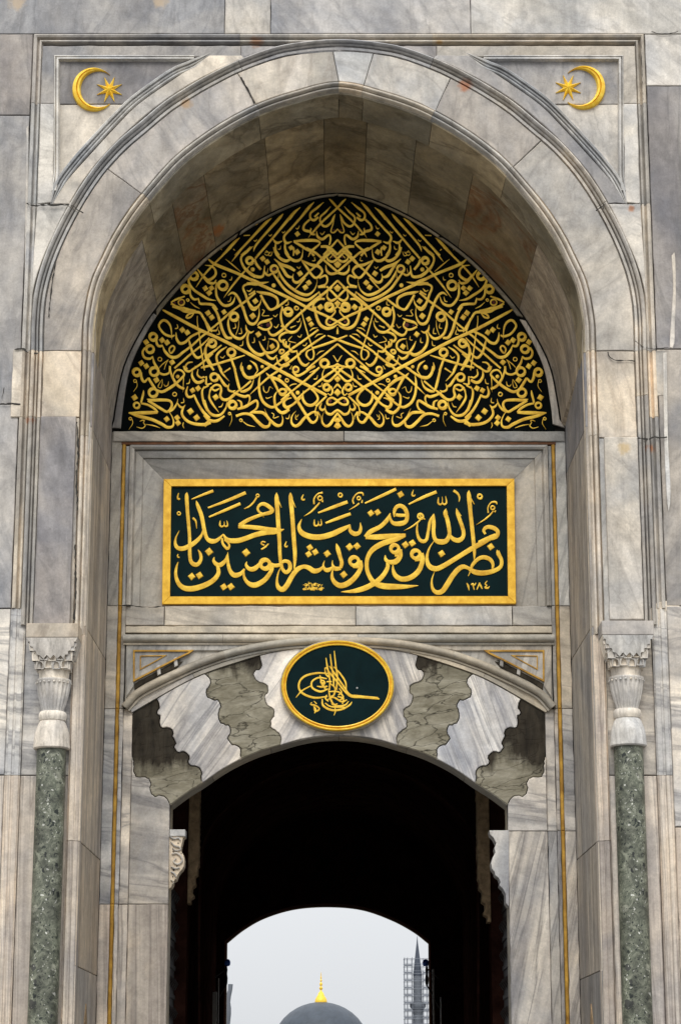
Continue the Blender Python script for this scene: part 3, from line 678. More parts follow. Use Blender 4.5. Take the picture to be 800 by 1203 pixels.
# string course and hood mould
rl = [(0, .0)]+[(.058+.056*math.cos(t), -.03-.058*math.sin(t)) for t in [math.pi*(1-k/9) for k in range(10)]]+[(.118, .0)]
zst = ZP(755.5, B)
for a, b in ((145, 262), (262, 420), (420, 651)):
    x0, x1 = XP(a, 750, B), XP(b, 750, B); sweep2('string_course', [(x0, zst), (x1, zst)], [(n_*.92, d) for n_, d in rl], B, HOOD, back, ends=.002)
    sweep2('string_fillet', [(x0, zst-.03), (x1, zst-.03)], [(0, 0), (.002, -.03), (.026, -.034), (.028, 0)], B, HOOD, back, ends=.002)
Uw = toW(U_, B)
hp = [(-.135, .0), (-.133, -.05), (-.112, -.055), (-.108, -.03), (-.100, -.03)]+[(-.052+.048*math.cos(t), -.055-.062*math.sin(t)) for t in [math.pi*(1-k/9) for k in range(10)]]+[(0, .0)]
for a, b in ((0, 20), (20, 40), (40, 60), (60, 80)): sweep2('hood_mould', Uw[a:b+1], hp, B, HOOD, back, ends=.002)
Vw = toW(V_, B)
for a, b in ((0, 13), (13, 27), (27, 40), (40, 53), (53, 67), (67, 80)):
    hi = [tuple(Vector(p)) for p in Vw[a:b+1]]
    sweep2('hood_soffit_strip', hi, [(0, .0), (.004, -.03), (.05, -.035), (.058, -.01), (.125, -.02), (.13, .0)], B, HOOD if a % 2 else PALE, back, ends=.002)
# spandrels over the hood: gilded triangles
for sgn in (-1, 1):
    mm = (lambda p: p) if sgn < 0 else mir
    Uh = U_[:41]
    def upx(x): 
        q = min(Uh, key=lambda p: abs(p[0]-x)); return q[1]
    base = [(147.5,757)]+[(300,757)]+[(x, upx(x)+4) for x in (285,260,235,210,190,170,157,148)]+[(147.5,830)]
    slab('spandrel_panel', mm(base), B+.03, .08, INNER, back, gap=.001, dens=False)
    # raised border with triangular window
    slab('spandrel_border', mm([(148,757),(298,757),(262,764.5),(157,764.5),(157,806),(148,820)]), B-.004, .05, INNER, back, gap=.001, dens=False)
    arc = [(157.5,800),(175,791),(195,780.5),(212,772),(226,765.5)]; arc = crs(arc, 16)
    slab('spandrel_field', mm([(157.5,765)]+[(226,765)]+arc[::-1][1:]), B+.002, .04, INNER, back, gap=.002, dens=False)
    for loop, wd, dd in (([(157.5,765),(225,765)]+arc[::-1][1:], .011, -.02), ([(165,771),(194,770.5),(180,778.5),(165,786.5)], .007, -.012)):
        lw = toW(mm(loop), B); 
        sweep2('gilded_line', lw, [(-wd, .0), (-wd*.9, dd), (wd*.9, dd), (wd, .0)], B+.002, GOLDD, back, back=.02, closed=True, smooth=False)
    sh = [(x, y+3) for x, y in arc[:13]]; lo = [(x, upx(x)-1) for x in (208,190,172,158)]
    slab('shade_dirt_strip', mm([(157.5,804)]+sh[1:]+[(206,778)]+[(215,777)]+[(208,785),(190,793),(172,802),(158,811)]), B+.012, .03, GREEND, back, gap=.001, dens=False)  # near-black strip: the gap's shade put into colour, along with its dirt
    for x, yy in ((186, 790), (206, 780), (170, 799))[:2]:
        slab('mortar_bridge', mm([(x-2.5,yy-7),(x+2,yy-9),(x+3,yy+2),(x-1,yy+4)]), B+.0, .03, PALE, back, gap=.001, dens=False)

# ---------------- consoles at the head of the door jambs
con = [(575,976),(576,981),(580,985),(583,991),(581,997),(582,1002),(579,1008),(577,1015),(578,1021),(581,1025),(582,1029),(586,1032),(588,1037),(587,1041),(591,1045),(594,1051),(594.5,1062),(598,1066),(598,976)]
slab('console_bracket', con, B-.012, .30, DIAG, back, gap=0, dens=False, bev=.006)
cl_ = [(198,975.5),(217,975.5),(217.5,983),(215,985),(214,990),(212.5,996),(212.5,1000),(215.5,1005),(216.5,1011),(216,1018),(214,1022),(211,1025),(208.5,1029),(207,1034),(203.5,1036),(203,1040),(201,1043),(198,1045)]
cb_ = slab('console_bracket', cl_, B+.05, .25, CREAM, back, gap=0, dens=False, bev=.006)
rect('console_cap', 199, 217.5, 980, 975, 983, B+.03, .28, PALE, cb_, gap=0)

# ================================================================ strokes (gilded lettering)
def ribbon(name, pts, Y, h, mat, parent, sc, fat=1.06):
    """pts: (px, py, width px); raised stroke with a soft ridge"""
    L_ = sum(math.hypot(b[0]-a[0], b[1]-a[1]) for a, b in zip(pts, pts[1:])); n = max(4, min(60, int(L_/1.3)))
    q = crs(pts, n); V, F = [], []
    for i, (x, y, wd) in enumerate(q):
        a = q[max(0, i-1)]; b = q[min(n-1, i+1)]; tx, ty = b[0]-a[0], b[1]-a[1]; l = math.hypot(tx, ty) or 1; nx, ny = -ty/l, tx/l
        wd = max(.4, wd)*fat/2
        for k, hh in ((-1, 0), (-.93, h*.8), (0, h), (.93, h*.8), (1, 0)):
            p = P(x+nx*wd*k, y+ny*wd*k, Y); V.append((p.x, Y-hh+(.003 if hh == 0 else 0), p.z))
    for i in range(n-1):
        for k in range(4): F.append((i*5+k, i*5+k+1, (i+1)*5+k+1, (i+1)*5+k))
    F += [tuple(range(5)), tuple(range((n-1)*5, n*5))]
    return link(name, V, F, mat, parent, True, .9)
def dot(name, x, y, r, Y, h, mat, parent, n=4, rot=0.0):
    V, F = [], []
    for rr, hh in ((r, -.003), (r*.8, h*.8)):
        for i in range(n):
            t = rot+6.283185*i/n; p = P(x+rr*math.cos(t), y+rr*math.sin(t), Y); V.append((p.x, Y-hh, p.z))
    p = P(x, y, Y); V.append((p.x, Y-h, p.z))
    for i in range(n): j = (i+1) % n; F += [(i, j, n+j, n+i), (n+i, n+j, 2*n)]
    return link(name, V, F, mat, parent)
def ring(name, x, y, r, wd, Y, h, mat, parent):
    pts = [(x+r*math.cos(t)*1.04, y+r*math.sin(t), wd*(.8+.35*math.sin(t+.6)**2)) for t in [6.2832*i/10+.4 for i in range(11)]]
    return ribbon(name, pts, Y, h, mat, parent, 1)
def script(data, ox, oy, Y, parent, mirror=None, mat=GOLD, sc=8.0, h=.014):
    cnt = 0
    for it in data.replace('\n', ' ').split(';'):
        it = it.strip()
        if not it: continue
        kind = it[0] if it[0] in 'OCDR' else 'S'
        tok = it[1:].split() if kind != 'S' else it.split()
        vals = [tuple(float(v) for v in t.split(',')) for t in tok]
        for mflag in ((0, 1) if mirror is not None else (0,)):
            mx = (lambda x: 2*mirror-x) if mflag else (lambda x: x)
            hh = h*rnd.uniform(.82, 1.18)
            if kind == 'S':
                pts = []; w0 = 12
                for v in vals:
                    if len(v) > 2: w0 = v[2]
                    pts.append((ox+mx(v[0]+XO)/sc, oy+(v[1]+YO)/sc, w0/sc))
                big = max(p[2] for p in pts)*sc > 17
                ribbon('letter_stroke' if big else 'vowel_mark', pts, Y, hh, mat, parent, sc, 1.08 if mirror is None else (.80 if big else .76))
            else:
                v = vals[0]; x, y = ox+mx(v[0]+XO)/sc, oy+(v[1]+YO)/sc
                if kind == 'O': ring('letter_loop' if v[3] > 17 else 'vowel_mark', x, y, v[2]/sc, v[3]/sc, Y, hh, mat, parent)
                if kind == 'C': dot('round_dot', x, y, v[2]/sc, Y, hh, mat, parent, 10)
                if kind == 'R': dot('red_eye', x, y, v[2]/sc, Y, .006, REDP, parent, 8)
                if kind == 'D': dot('diamond_dot', x, y, v[2]/sc*(.68 if v[2] > 30 else .6), Y, hh, mat, parent, 4, (.15 if not mflag else -.15)+rnd.uniform(-.08, .08))
XO = YO = 0
for st_ in ("200,984,1.2 205,986,1.6 210,985,1.6 212,988,1.2", "201,990,1.4 205,994,2 211,996,1.8 212,999,1.4 206,1000,1.6 203,997,1.2", "202,1004,1.6 208,1003,2 213,1007,2 214,1012,1.8 209,1016,2 204,1013,1.6 207,1009,1.4",
            "201,1019,1.4 206,1021,1.8 211,1020,1.6", "201,1025,1.6 205,1027,1.8 207,1031,1.4", "201,1034,1.4 204,1037,1.2 202,1040,1"):
    ribbon('carved_scroll', [tuple(float(q) for q in t.split(',')) for t in st_.split()], B+.048, .025, PALE, cb_, 8)
for (x_, y_, r_) in ((203.5,1001,.8),(208,1018,.9),(204,1022.5,1.3),(209.5,991,.8),(206,1034,.9),(213,1003,.7),(202.5,987.5,.7),(203,1030.5,.8)):
    dot('pocket_shade_dot', x_, y_, r_, B+.046, .002, DOORM, cb_, 8)  # dark dots paint the shade of carved pockets; nothing is hollowed out
def crack(pts, wd, Y, par, jit=.9, mat=MORTAR, name='crack'):
    q = crs(pts, max(6, int(sum(math.hypot(b[0]-a[0], b[1]-a[1]) for a, b in zip(pts, pts[1:]))/3)))
    q = [(x+rnd.uniform(-jit, jit)*.6, y+rnd.uniform(-jit, jit)*.6, max(.25, wd*rnd.uniform(.2, 1.5))) for x, y in q]
    ribbon(name, q, Y, .0015, mat, par, 8, 1)
crack([(32,238.5),(40,241),(50,240.5),(62,240),(75,240),(84,241),(92,246),(98,250)], 1.6, -.05, wall)
crack([(34,170),(32.5,240),(29,330),(27,408)], 1.5, -.001, wall)
crack([(36,122),(33,180)], .8, -.001, wall)
crack([(66,305),(60,340),(57,372)], 1.3, -.012, wall)
crack([(17,410),(28,409.5),(33,414),(45,415)], 1.5, -.04, wall)
crack([(0,474.5),(14,474),(24,475)], 1.4, -.03, wall)
crack([(2,468),(5,455)], .9, -.02, wall, .3)
crack([(90,495),(92,530),(90,560),(91,600)], 1.8, -.046, wall)
crack([(88,640),(89,690),(87,733)], 1.9, -.046, wall)
crack([(714,413),(716,419),(724,423),(738,423),(746,424)], 1.1, -.02, wall, .25)
crack([(746,400),(752,405),(757,408),(770,409.5),(785,408)], 1.3, -.04, wall)
crack([(750,514),(762,515.5),(768,513),(775,514),(783,513.5)], 1.6, -.055, wall)
crack([(708,245),(712,239),(725,238),(745,239),(752,238)], 1.1, -.05, wall)
crack([(700,247),(709,241)], 1.6, -.06, wall, .5)
crack([(283,90),(292,106),(299,121)], 1.6, -.016, wall, .4)
crack([(753,40),(755,90),(758,150)], 1.2, -.02, wall)
crack([(765,36),(775,39),(790,38),(797,35)], .8, -.018, wall)
crack([(620,375),(624,380),(628,386),(632,395)], 1.3, B-.03, back, .4)
crack([(140,712),(152,711),(165,713),(185,713),(193,712)], 1.0, B-.05, back, .5)
for sx, sy in ((1, 0), (-1, 0)):
    pass
def smear(pts, Y, mat=None):
    slab('mortar_smear', crs(pts+[pts[0]], 40)[:-1], Y, .015, mat or CAPM, wall, gap=0, dens=True, bev=.006)
smear([(764,716),(770,709),(783,706),(797,704),(797,716),(782,718),(776,724),(772,745),(766,742),(763,730)], .004)
smear([(789,300),(793,298),(794,340),(793,380),(792,404),(787,408),(789,370),(791,335)], -.014)
smear([(779,415),(783,414),(784,470),(785,520),(788,580),(785,600),(782,560),(780,500)], -.026)
smear([(31,150),(33.5,150),(33,240),(31,330),(29,330),(30,230)], -.012)
smear([(104,495),(106,498),(105,520),(102.5,545),(101,540),(102,510)], .03)
# ---- rectangular inscription
pz = P(398, 710, B)
insc = thing('inscription_panel', (pz.x, B, pz.z), 'wide dark green rectangular panel with gold Arabic calligraphy in a gold frame, below the lunette', 'inscription panel')
YP = B+.045
board = slab('board', [(198,568),(599,568),(600.5,705),(196,705)], YP, .04, TEAL, insc, gap=0, dens=False, bev=.001, tilt=0)
fo = toW([(192.5,563.5),(604,563),(606,710),(190.5,710.5)], YP)
fin = toW([(201.5,572),(595,571.5),(596.5,701),(200,701.5)], YP)
for k in range(4):
    a, b, c, d = fo[k], fo[(k+1) % 4], fin[(k+1) % 4], fin[k]
    slab2('frame', [a, b, c, d], YP-.035, .08, GOLDF, insc, gap=.0004, bev=.004, dens=False, tilt=.0005)
for k in range(4):
    a, b, c, d = fo[k], fo[(k+1) % 4], fin[(k+1) % 4], fin[k]
RECT = """80,75,8 70,110,14 75,135,18 92,128,14;O 82,268,15,12;
158,70,6 155,105,32 163,250,32 180,450,30 184,560,30 184,640,32 192,710,34 220,745,40 260,745,36 288,700,30 285,650,26 262,610,8;
245,148,6 258,190,30 295,290,36 320,420,34 345,500,34 385,528,44 430,524,36 470,495,24 500,462,10;
500,462,10 522,500,30 560,522,42 640,522,46 720,498,44 800,468,44 900,446,46 1000,438,40 1070,416,6;
640,392,30 700,392,36 820,402,40 920,418,42 1040,424,34;
650,380,36 720,335,34 800,300,30 870,276,28 930,262,34 960,240,36 930,205,36 880,178,34 840,190,26 822,225,22 842,258,18 870,268,10 878,305,5;
488,500,18 492,545,22 515,580,24 540,600,26 556,570,20 540,540,16 508,515,14;
200,135,8 300,95,20 405,55,26;355,215,14 540,145,26 710,72,30;365,302,14 510,240,24 660,175,26;
212,310,20 240,340,16 250,410,6;470,335,8 468,380,18 490,392,14 508,375,10 508,345,6;508,378,12 522,392,14 540,378,14 532,335,6;
305,425,6 290,480,26 225,545,40 140,592,42 80,595,38 50,560,30 52,500,16 85,430,5;
695,225,6 745,200,14 785,160,16 812,118,16;O 822,100,14,12;
1000,72,4 1000,120,38 1008,250,38 1018,400,38 1026,520,34 1030,640,32 1040,740,30;1005,120,16 1045,212,6;
1130,72,4 1132,120,38 1148,300,38 1160,480,38 1172,640,36 1170,740,24 1162,812,4;1138,120,16 1178,212,6;
1252,88,6 1236,130,16 1258,142,14 1262,128,8;
1255,295,4 1320,255,14 1375,200,16 1405,165,12;O 1408,125,20,14;1352,180,14 1352,130,14 1385,85,12 1432,72,18;1430,160,16 1434,140,6;
1236,320,5 1210,390,30 1238,450,46 1320,485,50 1420,488,50 1520,462,50 1600,425,46 1660,395,30 1692,372,8;
1690,372,8 1690,425,32 1728,458,42 1772,450,36 1790,410,28 1786,352,5;
1355,325,8 1355,375,18 1378,385,14 1392,368,10 1392,340,6;1392,370,12 1408,382,14 1422,368,14 1416,322,6;
1390,262,14 1530,208,28 1666,158,30;1460,358,16 1580,312,28 1695,270,26;O 1598,95,18,14;
1680,235,4 1740,200,12 1775,172,14;O 1772,125,16,12;1800,168,16 1805,140,8;1725,178,14 1716,135,14 1755,82,12 1805,75,16 1814,102,6;
1830,172,12 1980,105,26 2122,38,26;D 2165,88,58;D 1885,264,56;D 1948,256,56;
2285,45,6 2272,95,16 2296,104,12 2300,88,6;2240,182,12 2370,118,26 2502,64,28;
2105,300,10 2105,250,28 2125,208,34 2165,195,36 2205,222,38 2226,280,36 2215,340,38 2165,362,44 2100,360,36 2072,325,22 2065,268,6;2120,280,26 2155,285,30 2210,285,26;
2068,265,8 2040,325,36 1975,390,38 1880,440,42 1835,490,36;1835,490,36 1960,488,50 2090,478,42 2212,472,30;
2205,478,24 2110,515,44 2000,548,50 1905,605,46 1856,680,38 1846,770,36 1868,850,38 1920,920,44 2000,950,54 2120,956,50 2230,955,32 2332,946,4;
2195,430,4 2260,398,12 2320,355,16 2350,330,10;O 2352,295,24,20;2345,270,14 2358,320,10;2375,310,18 2395,325,8;
2325,350,8 2318,430,20 2335,500,28 2370,530,34 2408,512,30 2425,430,26 2442,340,26 2478,272,8;
2478,272,8 2476,350,34 2474,450,34 2492,515,38 2540,535,50 2592,525,44 2622,470,34 2618,400,36 2602,320,36 2582,262,34 2592,222,4;
2628,470,20 2660,508,38 2710,520,44 2750,490,36 2754,430,34 2725,340,34 2700,268,32 2688,218,4;2692,240,20 2735,292,6;2592,240,16 2606,270,6;
2520,115,6 2518,168,18 2540,184,16 2556,165,10 2556,110,6;2556,170,12 2576,184,16 2596,165,16 2587,105,6;
2662,52,24 2700,80,20 2718,120,16 2712,160,5;
2806,50,4 2806,98,38 2820,250,36 2836,400,36 2850,540,34 2858,640,26 2856,712,4;2812,108,16 2858,182,6;O 2909,108,20,18;
2875,375,4 2950,328,12 3005,282,14 3035,245,10;O 3030,215,18,14;
2480,525,6 2432,600,16 2411,690,30 2432,760,44 2490,788,48 2560,765,44 2700,680,42 2830,600,44 2940,540,44 3000,500,44 3060,475,42;
2900,545,40 2990,505,44 3060,485,40 3078,440,36 3040,405,38 2980,395,34 2945,425,28 2960,462,20;
2988,490,12 3003,530,4;D 2550,645,60;D 3012,580,60;
3070,610,6 3080,645,34 3112,705,32 3104,768,34 3040,808,40 2940,828,46 2860,818,46 2800,782,30 2750,768,42 2700,798,46 2650,858,46 2605,930,48 2560,995,46 2510,1012,42 2468,980,30 2457,900,16 2485,808,4;3080,620,24 3112,672,6;
2815,810,18 2845,745,30 2895,695,34 2950,680,38 3005,700,36 3032,745,28 3028,790,18;2830,790,16 2800,858,6;
2786,922,8 2800,950,18 2808,992,5;2828,940,10 2842,925,12 2858,945,12 2872,920,8;2842,930,16 2856,985,8;2880,985,8 2896,950,12 2905,922,8;2903,918,14 2918,950,16 2932,978,6;2980,902,6 2958,928,12 2975,945,12 2955,965,14 2985,970,14 3000,952,6;
O 2308,652,38,36;2362,640,36 2370,710,40 2335,805,46 2262,868,48 2180,885,46 2120,855,42 2095,800,28 2092,752,8;2300,700,34 2350,705,20;
O 2110,600,36,34;2160,605,34 2160,670,42 2115,722,50 2052,722,34 2024,698,30 2020,660,6;2110,660,26 2150,664,20;
2042,715,26 2042,775,36 2000,850,42 1930,915,46 1850,960,48 1780,985,46 1700,1000,30 1605,1006,4;D 2210,562,60;D 2275,546,60;
O 1730,718,40,36;1785,712,34 1790,780,38 1735,870,46 1660,930,50 1595,945,48 1545,915,40 1520,860,28 1530,780,5;1720,765,32 1775,775,20;
D 1685,582,62;D 1755,575,60;D 1630,842,60;
1560,550,6 1575,600,38 1598,680,34 1612,735,34 1600,780,30;1604,785,30 1545,785,40 1524,745,16 1526,708,5;1530,770,14 1485,800,40 1450,790,30 1438,755,18 1450,712,5;
1440,765,14 1400,800,36 1350,808,46 1300,778,42 1250,768,36 1190,798,44 1140,865,44 1095,945,46 1055,982,48 1015,960,38 1003,900,22 1015,830,14 1037,775,5;
D 1312,588,56;D 1300,650,56;D 1363,630,56;D 1475,645,60;
1042,735,26 1075,715,30 1118,730,34 1126,785,36 1092,822,34 1058,795,30 1045,745,26;1045,750,34 985,758,34 945,748,34;
O 893,745,42,40;944,735,32 956,790,34 905,875,42 840,925,46 780,942,48 725,915,34 694,860,24 696,800,5;
855,725,26 825,760,36 785,790,44 742,788,36 714,755,26 720,720,5;
895,540,12 868,532,12 855,552,14 885,568,12;925,552,8 890,585,16 855,605,12;1092,530,6 1078,572,16 1098,584,12 1102,568,6;
700,790,18 660,835,36 605,848,46 566,812,36 545,740,28 541,630,5;541,650,14 520,710,32 470,752,42 430,742,36 408,710,26 415,678,6;
436,742,18 452,790,32 450,840,38 400,900,44 310,948,48 210,975,50 130,968,46 76,920,38 52,840,28 60,770,20 77,722,4;
D 365,627,66;D 713,635,66;D 202,860,60;D 275,850,60;D 503,958,58;D 570,956,60;
75,650,8 66,675,14 88,682,10;
"""
script(RECT, 200, 570, YP, insc)
XO, YO = 0, 0
script("2988,262,14 2986,210,12 3015,165,12 3060,160,18 3070,182,6;3048,255,16 3060,238,6", 200, 570, YP, insc)
rs = random.Random(3)
for k in range(95):
    a = rs.uniform(0, 6.28); rr = math.sqrt(rs.random()); x = 1340+98*rr*math.cos(a); y = 972+56*rr*math.sin(a)
    if y > 984: y = 984-rs.random()*12
    pts = [(200+(x+rs.uniform(-14, 14))/8, 570+(y+rs.uniform(-9, 9))/8, .75) for _ in range(4)]
    ribbon('signature_stroke', pts, YP, .008, GOLD, insc, 8)

